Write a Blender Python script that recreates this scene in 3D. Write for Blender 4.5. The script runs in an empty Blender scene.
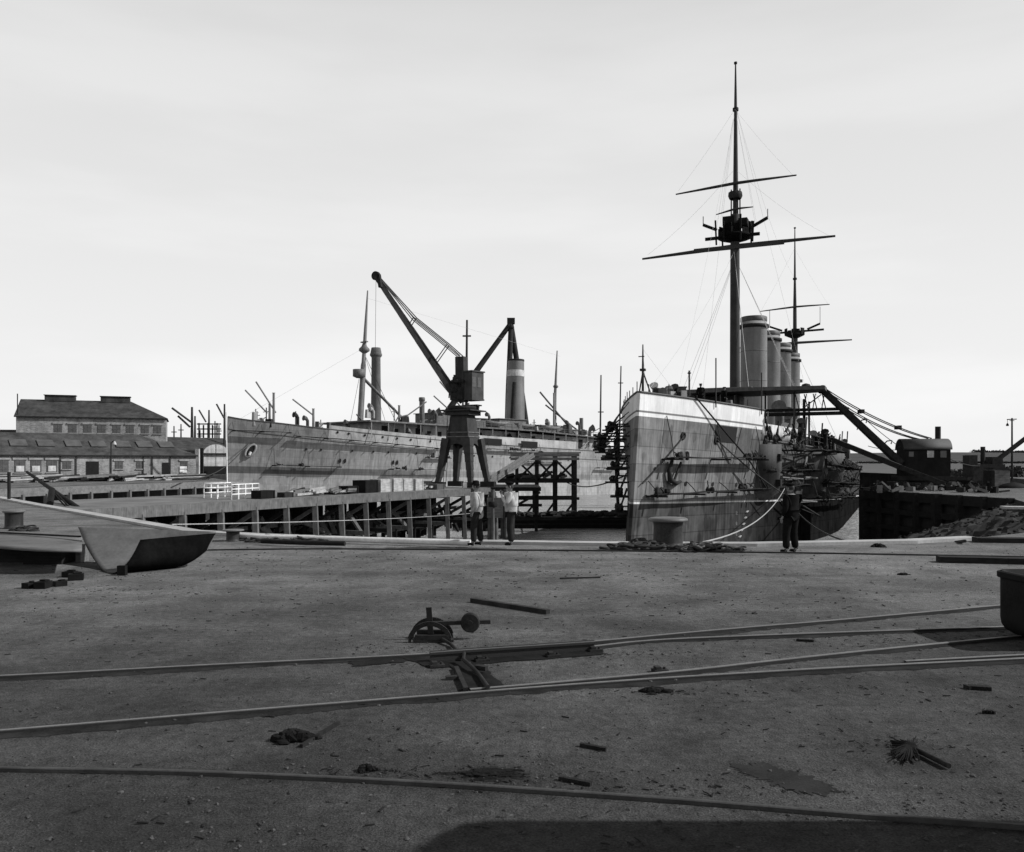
import bpy, math, random
from mathutils import Vector, Matrix, Euler
random.seed(11)
R = math.radians
scene = bpy.context.scene
col = scene.collection
F, HZ, CX, CH = 850.0, 462.0, 512.0, 2.4      # focal length in px, horizon row, centre column, eye height

def G(x, y, z=0.0):                            # a place on the level z seen in the photo at x, y
    Y = (CH - z) * F / (y - HZ)
    return Vector(((x - CX) / F * Y, Y, z))
def P(x, y, Y):                                # a place at depth Y
    return Vector(((x - CX) / F * Y, Y, CH + (HZ - y) / F * Y))

# ------------------------------------------------------------------ mesh builder
class MB:
    def __init__(self): self.v = []; self.f = []; self.uv = None; self.m = []; self.sm = []
    def add(self, vs, fs, smooth=False, mi=0):
        b = len(self.v); self.v += [Vector(p) for p in vs]
        for f in fs: self.f.append(tuple(i + b for i in f)); self.m.append(mi); self.sm.append(smooth)
        return self
    def box(self, c, s, rz=0, rx=0, ry=0, taper=1.0, mi=0):
        rot = Euler((rx, ry, rz)).to_matrix(); c = Vector(c); hx, hy, hz = s[0]/2, s[1]/2, s[2]/2
        vs = []
        for k, z in ((1, -hz), (taper, hz)):
            for x, y in ((-hx, -hy), (hx, -hy), (hx, hy), (-hx, hy)):
                vs.append(c + rot @ Vector((x*k, y*k, z)))
        return self.add(vs, [(3,2,1,0),(4,5,6,7),(0,1,5,4),(1,2,6,5),(2,3,7,6),(3,0,4,7)], mi=mi)
    def bar(self, a, b, w, h=None, mi=0):      # rectangular bar between two points
        a, b = Vector(a), Vector(b); h = h or w; d = (b - a)
        if d.length < 1e-6: return self
        d.normalize(); up = Vector((0,0,1)) if abs(d.z) < .95 else Vector((0,1,0))
        s = d.cross(up).normalized(); u = s.cross(d).normalized()
        vs = []
        for p in (a, b):
            for i, j in ((-1,-1),(1,-1),(1,1),(-1,1)): vs.append(p + s*i*w/2 + u*j*h/2)
        return self.add(vs, [(3,2,1,0),(4,5,6,7),(0,1,5,4),(1,2,6,5),(2,3,7,6),(3,0,4,7)], mi=mi)
    def tube(self, a, b, r0, r1=None, n=10, caps=True):
        return self.path([a, b], [r0, r0 if r1 is None else r1], n, caps)
    def path(self, pts, r, n=8, caps=True):
        pts = [Vector(p) for p in pts]
        if not isinstance(r, (list, tuple)): r = [r]*len(pts)
        b = len(self.v); vs = []; fs = []; s = None
        for i, p in enumerate(pts):
            d = (pts[min(i+1, len(pts)-1)] - pts[max(i-1, 0)]).normalized()
            if s is None:
                up = Vector((0,0,1)) if abs(d.z) < .9 else Vector((0,1,0)); s = d.cross(up).normalized()
            else: s = (s - d * s.dot(d)).normalized()
            u = s.cross(d)
            for k in range(n):
                t = 2*math.pi*k/n; vs.append(p + s*math.cos(t)*r[i] + u*math.sin(t)*r[i])
        for i in range(len(pts)-1):
            for k in range(n):
                k2 = (k+1) % n; fs.append((i*n+k, i*n+k2, (i+1)*n+k2, (i+1)*n+k))
        self.add(vs, fs, True)
        if caps:
            self.add([vs[k] for k in range(n)], [tuple(range(n))[::-1]])
            self.add([vs[-n+k] for k in range(n)], [tuple(range(n))])
        return self
    def lathe(self, prof, c=(0,0,0), n=24, smooth=True):
        c = Vector(c); vs = []; fs = []
        for r, z in prof:
            for k in range(n):
                t = 2*math.pi*k/n; vs.append(c + Vector((r*math.cos(t), r*math.sin(t), z)))
        for i in range(len(prof)-1):
            for k in range(n):
                k2 = (k+1) % n; fs.append((i*n+k, i*n+k2, (i+1)*n+k2, (i+1)*n+k))
        return self.add(vs, fs, smooth)
    def grid(self, rows, smooth=True, uv=None, mi=0):
        b = len(self.v); n = len(rows[0]); vs = [p for r in rows for p in r]; fs = []
        for i in range(len(rows)-1):
            for j in range(n-1): fs.append((i*n+j, i*n+j+1, (i+1)*n+j+1, (i+1)*n+j))
        self.add(vs, fs, smooth, mi)
        if uv is not None:
            if self.uv is None: self.uv = {}
            for k, q in enumerate([q for r in uv for q in r]): self.uv[b+k] = q
        return self
    def blob(self, c, s, n=6, jit=.25, rnd=random):   # lumpy stone
        vs = []; fs = []; m = 4; c = Vector(c)
        for i in range(m+1):
            t = math.pi*i/m
            for k in range(n):
                a = 2*math.pi*k/n; j = 1 + rnd.uniform(-jit, jit)
                if i in (0, m): j = 1
                vs.append(c + Vector((math.sin(t)*math.cos(a)*s[0]*j, math.sin(t)*math.sin(a)*s[1]*j, math.cos(t)*s[2]*j)))
        for i in range(m):
            for k in range(n):
                k2 = (k+1) % n; fs.append((i*n+k, (i+1)*n+k, (i+1)*n+k2, i*n+k2))
        return self.add(vs, fs, False)
    def build(self, name, mat, parent=None, world=False, bevel=0):
        me = bpy.data.meshes.new(name)
        vs = self.v
        if world and parent is not None:
            inv = wm(parent).inverted(); vs = [inv @ p for p in vs]
        me.from_pydata([tuple(p) for p in vs], [], self.f)
        mats = mat if isinstance(mat, (list, tuple)) else [mat]
        for m_ in mats: me.materials.append(m_)
        me.polygons.foreach_set('use_smooth', self.sm)
        if len(mats) > 1: me.polygons.foreach_set('material_index', self.m)
        if self.uv:
            l = me.uv_layers.new(name='UVMap')
            for lp in me.loops: l.data[lp.index].uv = self.uv.get(lp.vertex_index, (0, 0))
        me.validate(); me.update()
        o = bpy.data.objects.new(name, me); col.objects.link(o); o.parent = parent
        if bevel:
            md = o.modifiers.new('bevel', 'BEVEL'); md.width = bevel; md.segments = 2; md.limit_method = 'ANGLE'
        return o
def wm(o):
    m = Matrix.Translation(o.location) @ o.rotation_euler.to_matrix().to_4x4()
    return wm(o.parent) @ m if o.parent else m
def tag(o, label, cat, group=None, kind=None):
    o['label'] = label; o['category'] = cat
    if group: o['group'] = group
    if kind: o['kind'] = kind
    return o
def thing(name, label, cat, loc=(0,0,0), rz=0, group=None):
    o = bpy.data.objects.new(name, None); col.objects.link(o); o.empty_display_size = .2
    o.location = loc; o.rotation_euler = (0, 0, rz)
    return tag(o, label, cat, group)
def structure(o): o['kind'] = 'structure'; return o
KIDS = {}
def dup(root, loc=None, rz=None, label=None, group=None, parent=None):
    c = root.copy(); col.objects.link(c); c.parent = parent
    for ch in [o for o in col.objects if o.parent == root]: dup(ch, parent=c)
    if loc is not None: c.location = loc
    if rz is not None: c.rotation_euler = (0, 0, rz)
    if label: c['label'] = label
    if group: c['group'] = group
    return c
def sag(a, b, d, n=14):
    a, b = Vector(a), Vector(b)
    return [a.lerp(b, i/n) - Vector((0, 0, d*4*(i/n)*(1-i/n))) for i in range(n+1)]

# ------------------------------------------------------------------ materials (all grey: the place as a plate of silver sees it)
class NT:
    def __init__(self, name):
        self.m = bpy.data.materials.new(name); self.m.use_nodes = True; self.t = self.m.node_tree
        self.b = self.t.nodes['Principled BSDF']
    def n(self, typ, **kw):
        nd = self.t.nodes.new(typ)
        for k, v in kw.items():
            if k.startswith('i_'): nd.inputs[k[2:].replace('_', ' ')].default_value = v
            else: setattr(nd, k, v)
        return nd
    def l(self, a, b): self.t.links.new(a, b)
    def math(self, op, a, b=None, c=None, clamp=False):
        nd = self.n('ShaderNodeMath', operation=op, use_clamp=clamp)
        for i, v in enumerate((a, b, c)):
            if v is None: continue
            if isinstance(v, (int, float)): nd.inputs[i].default_value = v
            else: self.l(v, nd.inputs[i])
        return nd.outputs[0]
    def ramp(self, v, lo, hi, a=0.0, b=1.0):
        nd = self.n('ShaderNodeMapRange'); nd.clamp = True
        self.l(v, nd.inputs[0])
        for i, q in enumerate((lo, hi, a, b)): nd.inputs[i+1].default_value = q
        return nd.outputs[0]
    def mix(self, f, a, b):
        nd = self.n('ShaderNodeMix', data_type='FLOAT')
        for i, v in ((0, f), (2, a), (3, b)):
            if isinstance(v, (int, float)): nd.inputs[i].default_value = v
            else: self.l(v, nd.inputs[i])
        return nd.outputs[0]
    def noise(self, scale, vec=None, detail=4, rough=.55, stretch=None):
        nd = self.n('ShaderNodeTexNoise'); nd.inputs['Scale'].default_value = scale
        nd.inputs['Detail'].default_value = detail; nd.inputs['Roughness'].default_value = rough
        if vec is None: vec = self.coord()
        if stretch:
            mp = self.n('ShaderNodeMapping'); mp.inputs['Scale'].default_value = stretch; self.l(vec, mp.inputs['Vector']); vec = mp.outputs[0]
        self.l(vec, nd.inputs['Vector']); return nd.outputs[0]
    def coord(self, kind='Object'):
        return self.n('ShaderNodeTexCoord').outputs[kind]
    def pos(self): return self.n('ShaderNodeNewGeometry').outputs['Position']
    def sep(self, v):
        s = self.n('ShaderNodeSeparateXYZ'); self.l(v, s.inputs[0]); return s.outputs
    def color(self, v):
        c = self.n('ShaderNodeCombineColor')
        for i in range(3): self.l(v, c.inputs[i])
        self.l(c.outputs[0], self.b.inputs['Base Color'])
    def bump(self, h, strength=.3, dist=.02):
        bp = self.n('ShaderNodeBump'); bp.inputs['Strength'].default_value = strength; bp.inputs['Distance'].default_value = dist
        self.l(h, bp.inputs['Height']); self.l(bp.outputs[0], self.b.inputs['Normal'])
    def set(self, rough=.8, metal=0, spec=.3):
        self.b.inputs['Roughness'].default_value = rough; self.b.inputs['Metallic'].default_value = metal
        self.b.inputs['Specular IOR Level'].default_value = spec
        return self.m

def surf(name, g, var=.3, scale=4, fine=40, rough=.8, streak=0, metal=0, spec=.3, bump=.3, world=False):
    t = NT(name); v = t.pos() if world else t.coord()
    a = t.noise(scale, v); b = t.noise(fine, v, 3)
    k = t.math('ADD', t.ramp(a, .3, .7, 1-var, 1+var), t.ramp(b, .3, .7, -var*.5, var*.5))
    if streak:
        s = t.noise(scale*2.2, v, 3, .6, (1, 1, .06)); k = t.math('MULTIPLY', k, t.ramp(s, .42, .68, 1, 1-streak))
    t.color(t.math('MULTIPLY', k, g)); t.bump(b, bump, .01)
    return t.set(rough, metal, spec)

def grain(name, g, var=.35, axis=0, scale=6, rough=.85):   # wood
    t = NT(name); st = [1, 1, 1]; st[axis] = .07
    a = t.noise(scale*3, t.coord(), 4, .6, st); b = t.noise(scale*.4, t.coord())
    k = t.math('MULTIPLY', t.ramp(a, .3, .7, 1-var, 1+var), t.ramp(b, .3, .7, 1-var*.7, 1+var*.7))
    t.color(t.math('MULTIPLY', k, g)); t.bump(a, .4, .01); return t.set(rough, 0, .1)

iron = surf('dark_iron', .024, .4, 3, 30, .75, .2, spec=.12)
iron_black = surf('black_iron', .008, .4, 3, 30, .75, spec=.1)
steel = surf('grey_steel', .12, .3, 2, 25, .6, .4)
steel_mid = surf('mid_grey_painted_steel', .075, .25, 1.5, 20, .6, .3)
steel_pale = surf('pale_grey_paint', .28, .2, .7, 12, .6, .35)
white = surf('white_paint', .75, .12, 1, 15, .6, .25)
white_dull = surf('weathered_white_paint', .5, .3, 1, 10, .75, .3)
funnel_m = surf('funnel_grey_paint', .23, .18, .35, 6, .7, .35)
rope_m = surf('hemp_rope', .3, .3, 8, 80, .9)
stay_m = surf('galvanised_wire', .42, .2, 8, 80, .7)
rope_dark = surf('tarred_rope', .03, .3, 8, 80, .9)
mast_m = surf('mast_paint', .04, .3, .6, 8, .7, spec=.15)
wood = grain('weathered_timber', .13)
wood_v = grain('weathered_upright_timber', .11, axis=2)
wood_dark = grain('tarred_timber', .018)
wood_pale = grain('pale_new_timber', .33)
stone = surf('granite_coping', .33, .25, .8, 14, .85, world=True)
rock = surf('rubble_stone', .016, .55, .9, 9, .95, world=True, bump=.8)
pebble = surf('ground_pebbles', .052, .6, 1.2, 9, .95, world=True)
soil = surf('clod_of_soil', .013, .4, 6, 40, .98, bump=.8, spec=.05)
cloth_pale = surf('pale_work_jacket', .34, .3, 6, 60, .95, spec=.05)
cloth_dark = surf('dark_wool_cloth', .009, .3, 6, 60, .95, spec=.03)
cloth_mid = surf('dark_trouser_cloth', .022, .3, 6, 60, .95, spec=.05)
skin_m = surf('skin', .22, .15, 8, 60, .6)
hair_m = surf('dark_hair', .02, .3, 20, 90, .7)
leather = surf('boot_leather', .010, .3, 10, 60, .8, spec=.1)
dark = surf('dark_interior', .008, .3, 2, 12, .9)
slate = surf('slate_roof', .05, .4, .5, 5, .8, .35, spec=.15)
slate_b = surf('lighter_slate_roof', .06, .4, .5, 5, .85, .35, spec=.15)
glass = surf('dusty_window_glass', .07, .3, 2, 12, .25, spec=.5)
glass_pale = surf('rooflight_glass', .075, .3, .8, 8, .7, spec=.3)

def brick_mat(name, g):
    t = NT(name); u = t.coord('UV')
    b = t.n('ShaderNodeTexBrick'); t.l(u, b.inputs['Vector'])
    b.inputs['Scale'].default_value = 1; b.inputs['Brick Width'].default_value = .5; b.inputs['Row Height'].default_value = .18; b.inputs['Mortar Size'].default_value = .015
    for i, v in (('Color1', .75), ('Color2', 1.15), ('Mortar', 1.3)): b.inputs[i].default_value = (v, v, v, 1)
    a = t.noise(.5, t.pos()); s = t.noise(1.2, t.pos(), 4, .6, (1, 1, .2)); f = t.noise(6, t.pos())
    k = t.math('MULTIPLY', b.outputs[0], t.ramp(a, .3, .7, .75, 1.25)); k = t.math('MULTIPLY', k, t.ramp(s, .4, .7, 1.1, .7))
    k = t.math('MULTIPLY', k, t.ramp(f, .3, .7, .8, 1.2))
    t.color(t.math('MULTIPLY', k, g)); return t.set(.9, 0, .2)
brick = brick_mat('brick_wall', .24)
brick_dark = brick_mat('sooty_brick', .08)

def rail_mat():
    t = NT('worn_rail_steel'); nz = t.sep(t.n('ShaderNodeNewGeometry').outputs['Normal'])[2]
    a = t.noise(5, t.pos()); f = t.noise(60, t.pos())
    top = t.math('MULTIPLY', t.ramp(nz, .75, .95), t.ramp(a, .3, .7, .6, 1.0))
    g = t.mix(top, .018, .15); t.color(t.math('MULTIPLY', g, t.ramp(f, .3, .7, .75, 1.25)))
    t.bump(f, .3, .005); return t.set(.55, 0, .4)
rail_m = rail_mat()
rail_dull = surf('rusty_rail', .045, .3, 3, 40, .7, .2)

def ground_mat():
    t = NT('packed_cinder_ground'); p = t.pos(); x, y, z = t.sep(p)
    big = t.noise(.16, p, 5); mid = t.noise(.9, p, 6, .65); fine = t.noise(9, p, 6, .7); grit = t.noise(55, p, 3, .6)
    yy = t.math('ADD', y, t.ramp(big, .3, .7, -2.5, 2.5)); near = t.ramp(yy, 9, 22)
    g = t.mix(near, t.ramp(yy, 4.5, 10, .040, .062), .130)  # foreground darkened, lens vignette put into the ground colour
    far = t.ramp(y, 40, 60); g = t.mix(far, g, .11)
    g = t.math('MULTIPLY', g, t.ramp(big, .3, .7, .72, 1.28)); g = t.math('MULTIPLY', g, t.ramp(mid, .28, .72, .55, 1.45))
    g = t.math('MULTIPLY', g, t.ramp(fine, .25, .75, .5, 1.5)); g = t.math('MULTIPLY', g, t.ramp(grit, .28, .72, .4, 1.6))
    wet = t.noise(.45, p, 4, .5); g = t.math('MULTIPLY', g, t.ramp(wet, .56, .64, 1, .6))
    tr = t.noise(1.3, p, 4, .6, (.12, 1, 1)); g = t.math('MULTIPLY', g, t.ramp(tr, .35, .65, .86, 1.12))     # cart tracks along the quay
    vo = t.n('ShaderNodeTexVoronoi'); vo.inputs['Scale'].default_value = 7; vo.inputs['Randomness'].default_value = 1; t.l(p, vo.inputs['Vector'])
    vc = t.sep(vo.outputs['Color'])[0]
    st = t.math('MULTIPLY', t.ramp(vo.outputs['Distance'], .13, .06), t.math('GREATER_THAN', vc, .82))
    g = t.math('ADD', g, t.math('MULTIPLY', st, .07))
    t.color(g); h = t.math('ADD', t.math('MULTIPLY', fine, 1.2), t.math('ADD', t.math('MULTIPLY', grit, .5), t.math('MULTIPLY', mid, 2)))
    t.bump(h, .8, .035); return t.set(.95, 0, .15)
ground_m = ground_mat()

def grass_mat():
    t = NT('pasture'); p = t.pos(); x, y, z = t.sep(p)
    a = t.noise(.012, p); b = t.noise(.12, p, 5, .7)
    g = t.mix(t.ramp(z, 3.5, 3.8), .085, .055)
    g = t.math('MULTIPLY', g, t.ramp(a, .3, .7, .75, 1.25)); g = t.math('MULTIPLY', g, t.ramp(b, .3, .7, .8, 1.2))
    t.color(g); return t.set(.95, 0, .1)
grass_m = grass_mat()

def water_mat():
    t = NT('dock_water'); p = t.pos()
    a = t.noise(.5, p, 3, .5, (.5, 1, 1)); b = t.noise(2.6, p, 3, .55, (.6, 1, 1)); c = t.noise(.06, p, 2)
    h = t.math('ADD', t.math('MULTIPLY', a, 1.2), t.math('MULTIPLY', b, .45)); h = t.math('MULTIPLY', h, t.ramp(c, .35, .65, .5, 1.2))
    t.b.inputs['Base Color'].default_value = (.3, .3, .3, 1); t.bump(h, 1.0, .9); t.b.inputs['IOR'].default_value = 2.0
    t.set(.2, 0, .5); return t.m
water_m = water_mat()

def quaywall_mat():
    t = NT('quay_wall_masonry'); p = t.pos(); z = t.sep(p)[2]
    a = t.noise(.6, p); s = t.noise(1.4, p, 4, .6, (1, 1, .15))
    g = t.mix(t.ramp(z, -4.2, -2.5), .012, .03); g = t.math('MULTIPLY', g, t.ramp(a, .3, .7, .7, 1.3)); g = t.math('MULTIPLY', g, t.ramp(s, .4, .7, 1.1, .6))
    t.color(g); t.bump(a, .6, .1); return t.set(.9, 0, .2)
quaywall_m = quaywall_mat()

def hull_mat(name, kind):
    t = NT(name); uv = t.coord('UV'); u, v, _ = t.sep(uv)
    br = t.n('ShaderNodeTexBrick'); t.l(uv, br.inputs['Vector']); br.inputs['Scale'].default_value = 1
    br.inputs['Brick Width'].default_value = 5.5; br.inputs['Row Height'].default_value = 1.15; br.inputs['Mortar Size'].default_value = .035; br.inputs['Mortar Smooth'].default_value = .4
    for i, q in (('Color1', .88), ('Color2', 1.1), ('Mortar', .62)): br.inputs[i].default_value = (q, q, q, 1)
    big = t.noise(.22, uv, 5, .6); mid = t.noise(1.1, uv, 5, .65)
    stk = t.noise(1.6, uv, 4, .7, (1.5, .09, 1)); stk2 = t.noise(4.5, uv, 3, .6, (1.2, .05, 1)); patch = t.noise(.7, uv, 3, .4, (1, .55, 1))
    if kind == 'cruiser':
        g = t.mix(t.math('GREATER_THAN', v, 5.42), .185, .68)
        g = t.math('MULTIPLY', g, t.ramp(t.math('ADD', u, t.ramp(mid, .3, .7, -6, 6)), 10, 30, 1, .30))  # plating darkens aft, shade of the staging put into the paint
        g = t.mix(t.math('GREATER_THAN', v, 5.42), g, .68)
        ln = t.math('LESS_THAN', t.math('ABSOLUTE', t.math('SUBTRACT', v, 5.74)), .07); g = t.mix(ln, g, .2)
        low = t.math('LESS_THAN', v, -.3); g = t.mix(low, g, t.ramp(u, 4, 21, .07, .011))  # dark bottom paint, with staging shade painted in towards the stern
        wl = t.math('LESS_THAN', t.math('ABSOLUTE', t.math('SUBTRACT', v, -.24)), .06); g = t.mix(wl, g, .6)
        amt = t.mix(t.math('GREATER_THAN', v, 5.4), 1.0, .35)
    else:
        g = t.mix(t.ramp(v, .55, .62), .34, .275)
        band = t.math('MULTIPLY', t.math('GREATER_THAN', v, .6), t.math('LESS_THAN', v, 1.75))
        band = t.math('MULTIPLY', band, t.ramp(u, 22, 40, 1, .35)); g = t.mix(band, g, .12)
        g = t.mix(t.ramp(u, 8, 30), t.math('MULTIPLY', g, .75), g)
        amt = t.mix(0, .62, .62)
    k = t.math('MULTIPLY', br.outputs[0], t.ramp(big, .3, .7, .78, 1.2))
    k = t.math('MULTIPLY', k, t.ramp(mid, .3, .7, .8, 1.2))
    k = t.math('MULTIPLY', k, t.ramp(stk, .42, .70, 1.1, .56)); k = t.math('MULTIPLY', k, t.ramp(stk2, .46, .72, 1.05, .62))
    k = t.math('MULTIPLY', k, t.ramp(patch, .55, .59, 1, .66))
    k = t.mix(amt, 1.0, k)
    t.color(t.math('MULTIPLY', g, k)); t.bump(br.outputs['Fac'], .25, .03); return t.set(.85, 0, .0)
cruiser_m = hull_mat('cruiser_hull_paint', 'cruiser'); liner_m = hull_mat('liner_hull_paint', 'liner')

# ------------------------------------------------------------------ camera, sun, sky
cam_d = bpy.data.cameras.new('camera'); cam = bpy.data.objects.new('camera', cam_d); col.objects.link(cam)
cam.location = (0, 0, CH); cam.rotation_euler = (R(90), 0, 0)
cam_d.sensor_width = 36; cam_d.lens = 36*F/1024; cam_d.shift_y = (HZ - 426)/1024; cam_d.clip_start = .1; cam_d.clip_end = 20000
scene.camera = cam
SAZ, SEL = R(94), R(37)                        # sun square to the right
sd = Vector((math.sin(SAZ)*math.cos(SEL), math.cos(SAZ)*math.cos(SEL), math.sin(SEL)))
sun_d = bpy.data.lights.new('sun', 'SUN'); sun_d.energy = 4.9; sun_d.angle = R(.6); sun_d.color = (1, 1, 1)
sun = bpy.data.objects.new('sun', sun_d); col.objects.link(sun); sun.location = (40, 10, 60)
sun.rotation_euler = (-sd).to_track_quat('-Z', 'Y').to_euler()
w = bpy.data.worlds.new('World'); scene.world = w; w.use_nodes = True
nt = w.node_tree; nt.nodes.clear()
def wn(t, **k):
    n = nt.nodes.new(t)
    for a, b in k.items(): setattr(n, a, b)
    return n
out = wn('ShaderNodeOutputWorld'); bg = wn('ShaderNodeBackground'); bg.inputs[1].default_value = .1
sky = wn('ShaderNodeTexSky', sky_type='NISHITA'); sky.sun_disc = False; sky.sun_elevation = SEL; sky.sun_rotation = SAZ
sky.air_density = 1.0; sky.dust_density = 2.0
bw = wn('ShaderNodeRGBToBW'); nt.links.new(sky.outputs[0], bw.inputs[0])
tc = wn('ShaderNodeTexCoord'); sp = wn('ShaderNodeSeparateXYZ'); nt.links.new(tc.outputs['Generated'], sp.inputs[0])
def wmath(op, a, b=None, clamp=False):
    n = wn('ShaderNodeMath', operation=op, use_clamp=clamp)
    for i, v in enumerate((a, b)):
        if v is None: continue
        if isinstance(v, (int, float)): n.inputs[i].default_value = v
        else: nt.links.new(v, n.inputs[i])
    return n.outputs[0]
def wramp(v, lo, hi, a, b, smooth=True):
    n = wn('ShaderNodeMapRange'); n.interpolation_type = 'SMOOTHSTEP' if smooth else 'LINEAR'
    nt.links.new(v, n.inputs[0])
    for i, q in enumerate((lo, hi, a, b)): n.inputs[i+1].default_value = q
    return n.outputs[0]
mp = wn('ShaderNodeMapping'); mp.inputs['Scale'].default_value = (1.3, 1.3, 7); nt.links.new(tc.outputs['Generated'], mp.inputs[0])
nz = wn('ShaderNodeTexNoise'); nz.inputs['Scale'].default_value = 1.5; nz.inputs['Detail'].default_value = 5; nt.links.new(mp.outputs[0], nz.inputs['Vector'])
# a bright veil of thin cloud low down, dimmed overhead to deepen the shadows
veil = wramp(sp.outputs['Z'], .38, .82, 8.25, .5)
veil = wmath('MULTIPLY', veil, wramp(sp.outputs['Z'], -.02, .47, 1.09, .90))
veil = wmath('MULTIPLY', veil, wramp(nz.outputs[0], .42, .68, .97, 1.04))
skyv = wmath('ADD', wmath('MULTIPLY', bw.outputs[0], .06), veil)
cc = wn('ShaderNodeCombineColor')
for i in range(3): nt.links.new(skyv, cc.inputs[i])
nt.links.new(cc.outputs[0], bg.inputs[0]); nt.links.new(bg.outputs[0], out.inputs[0])
scene.view_settings.view_transform = 'Standard'; scene.view_settings.look = 'None'; scene.view_settings.exposure = 0
scene.render.engine = 'CYCLES'
# ================================================================== the setting
WZ = -5.0                                       # water level below the quay
near_edge = [(-52,58),(-35,58),(-26,47),(-10.6,28.9),(-8.0,27.5),(-4.5,26.2),(-1.2,25.3),(3.1,24.7),(6.9,24.6),(11.8,25.5),(14.2,26.6),(22,32),(33,56)]
basin = near_edge + [(30.6,73),(60,82),(95,190),(95,260),(60,290),(10,230),(-40,178),(-58,150),(-50,138),(-38,113),(-47,78)]
m = MB(); C0 = Vector((0,95,0)); rings = []
for rad in (None, 130, 420, 1500, 6000):
    ring = []
    for x, y in basin:
        p = Vector((x, y, 0))
        if rad:
            d = (p - C0).normalized(); p = C0 + d*max(rad, (p - C0).length + 10)
        ring.append(p)
    rings.append(ring + [ring[0]])
m.grid(rings, smooth=False)
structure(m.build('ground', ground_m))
m = MB(); nb = len(basin)
m.grid([[Vector((x, y, 0)) for x, y in basin + basin[:1]], [Vector((x, y, -9)) for x, y in basin + basin[:1]]], smooth=False)
structure(m.build('quay_wall', quaywall_m))
m = MB(); m.add([(-250,0,WZ),(250,0,WZ),(250,400,WZ),(-250,400,WZ)], [(0,1,2,3)]); structure(m.build('water', water_m))

def strip(line, wd, z0, z1, off=0.0):           # a kerb-like strip laid inland along a line
    m = MB(); n = len(line); L = [Vector((x, y, 0)) for x, y in line]; a = []; b = []
    for i, p in enumerate(L):
        d = (L[min(i+1, n-1)] - L[max(i-1, 0)]).normalized(); nn = Vector((d.y, -d.x, 0))
        a.append(p + nn*off); b.append(p + nn*(off + wd))
    m.grid([[Vector((p.x, p.y, z0)) for p in a], [Vector((p.x, p.y, z1)) for p in a], [Vector((p.x, p.y, z1)) for p in b], [Vector((p.x, p.y, z0)) for p in b]], smooth=False)
    return m
structure(strip(near_edge[1:11], .55, -.6, .09, -.03).build('quay_coping', stone))

# pasture and hills on the far side of the dock
m = MB(); m.add([(75,150,.05),(1600,150,.05),(2600,1800,.05),(200,1800,.05),(100,400,.05)], [(0,1,2,3,4)]); structure(m.build('pasture', grass_m))
m = MB(); rows = []; rr = random.Random(4)
for j in range(9):
    row = []
    for i in range(81):
        a = R(-60 + 130*i/80); dist = 1250 + 190*j
        px = 512 + F*math.tan(a) if abs(a) < 1.4 else 0
        top = 2.4 + (9.3 + 2.2*math.sin(a*5.5 - 1.2) + .9*math.sin(a*17))*1900/F
        t = j/6.0; h = top*(3*t*t - 2*t*t*t) if t < 1 else top*(1 - .3*(t-1))
        row.append(Vector((math.sin(a)*dist/max(.35, math.cos(a)), dist, h - .2)))
    rows.append(row)
m.grid(rows); structure(m.build('hills', grass_m))

def leaf_mass(m, c, s, n, size, rnd):           # many little leaf clumps in an uneven crown
    for _ in range(n):
        while True:
            q = Vector((rnd.uniform(-1,1), rnd.uniform(-1,1), rnd.uniform(-1,1)))
            if .25 < q.length < 1: break
        p = Vector(c) + Vector((q.x*s[0], q.y*s[1], q.z*s[2])); e = Euler((rnd.uniform(0,6), rnd.uniform(0,6), rnd.uniform(0,6))).to_matrix()
        k = size*rnd.uniform(.6, 1.4)
        m.add([p + e @ Vector((-k,-k*.6,0)), p + e @ Vector((k,-k*.6,0)), p + e @ Vector((k*.7,k*.6,0)), p + e @ Vector((-k*.7,k*.6,0))], [(0,1,2,3)])
leaf = surf('distant_foliage', .03, .5, .02, .3, .95, world=True)
rr = random.Random(8); m = MB()
for i in range(260):
    x = 860 + 210*i/260 + rr.uniform(-2, 2); p = P(x, 463, 1240); leaf_mass(m, (p.x, p.y, 1.8), (9, 4, rr.uniform(.7, 1.4)), 22, .9, rr)
tag(m.build('hedgerow', leaf), 'dark hedgerow dividing the two fields below the far hill', 'hedgerow', kind='stuff')
m = MB()
for i in range(70):
    x = 975 + 95*i/70 + rr.uniform(-5, 5); p = P(x, 452, 2380); a = math.atan2(p.x, p.y)
    hh = 2.4 + (9.3 + 2.2*math.sin(a*5.5 - 1.2) + .9*math.sin(a*17))*1900/F
    leaf_mass(m, (p.x, p.y, hh + 1), (14, 8, rr.uniform(2, 6)), 34, 2.2, rr)
tag(m.build('distant_wood', leaf), 'row of trees along the skyline of the hill at the right', 'wood', kind='stuff')
m = MB()
for i in range(40):
    x = 945 + 80*rr.random(); p = P(x, 474, rr.uniform(135, 150)); leaf_mass(m, (p.x, p.y, .5), (2.6, 1.5, rr.uniform(.5, 1.3)), 40, .3, rr)
tag(m.build('scrub', leaf), 'low dark scrub on the waste ground behind the wharf crane', 'scrub', kind='stuff')

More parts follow.
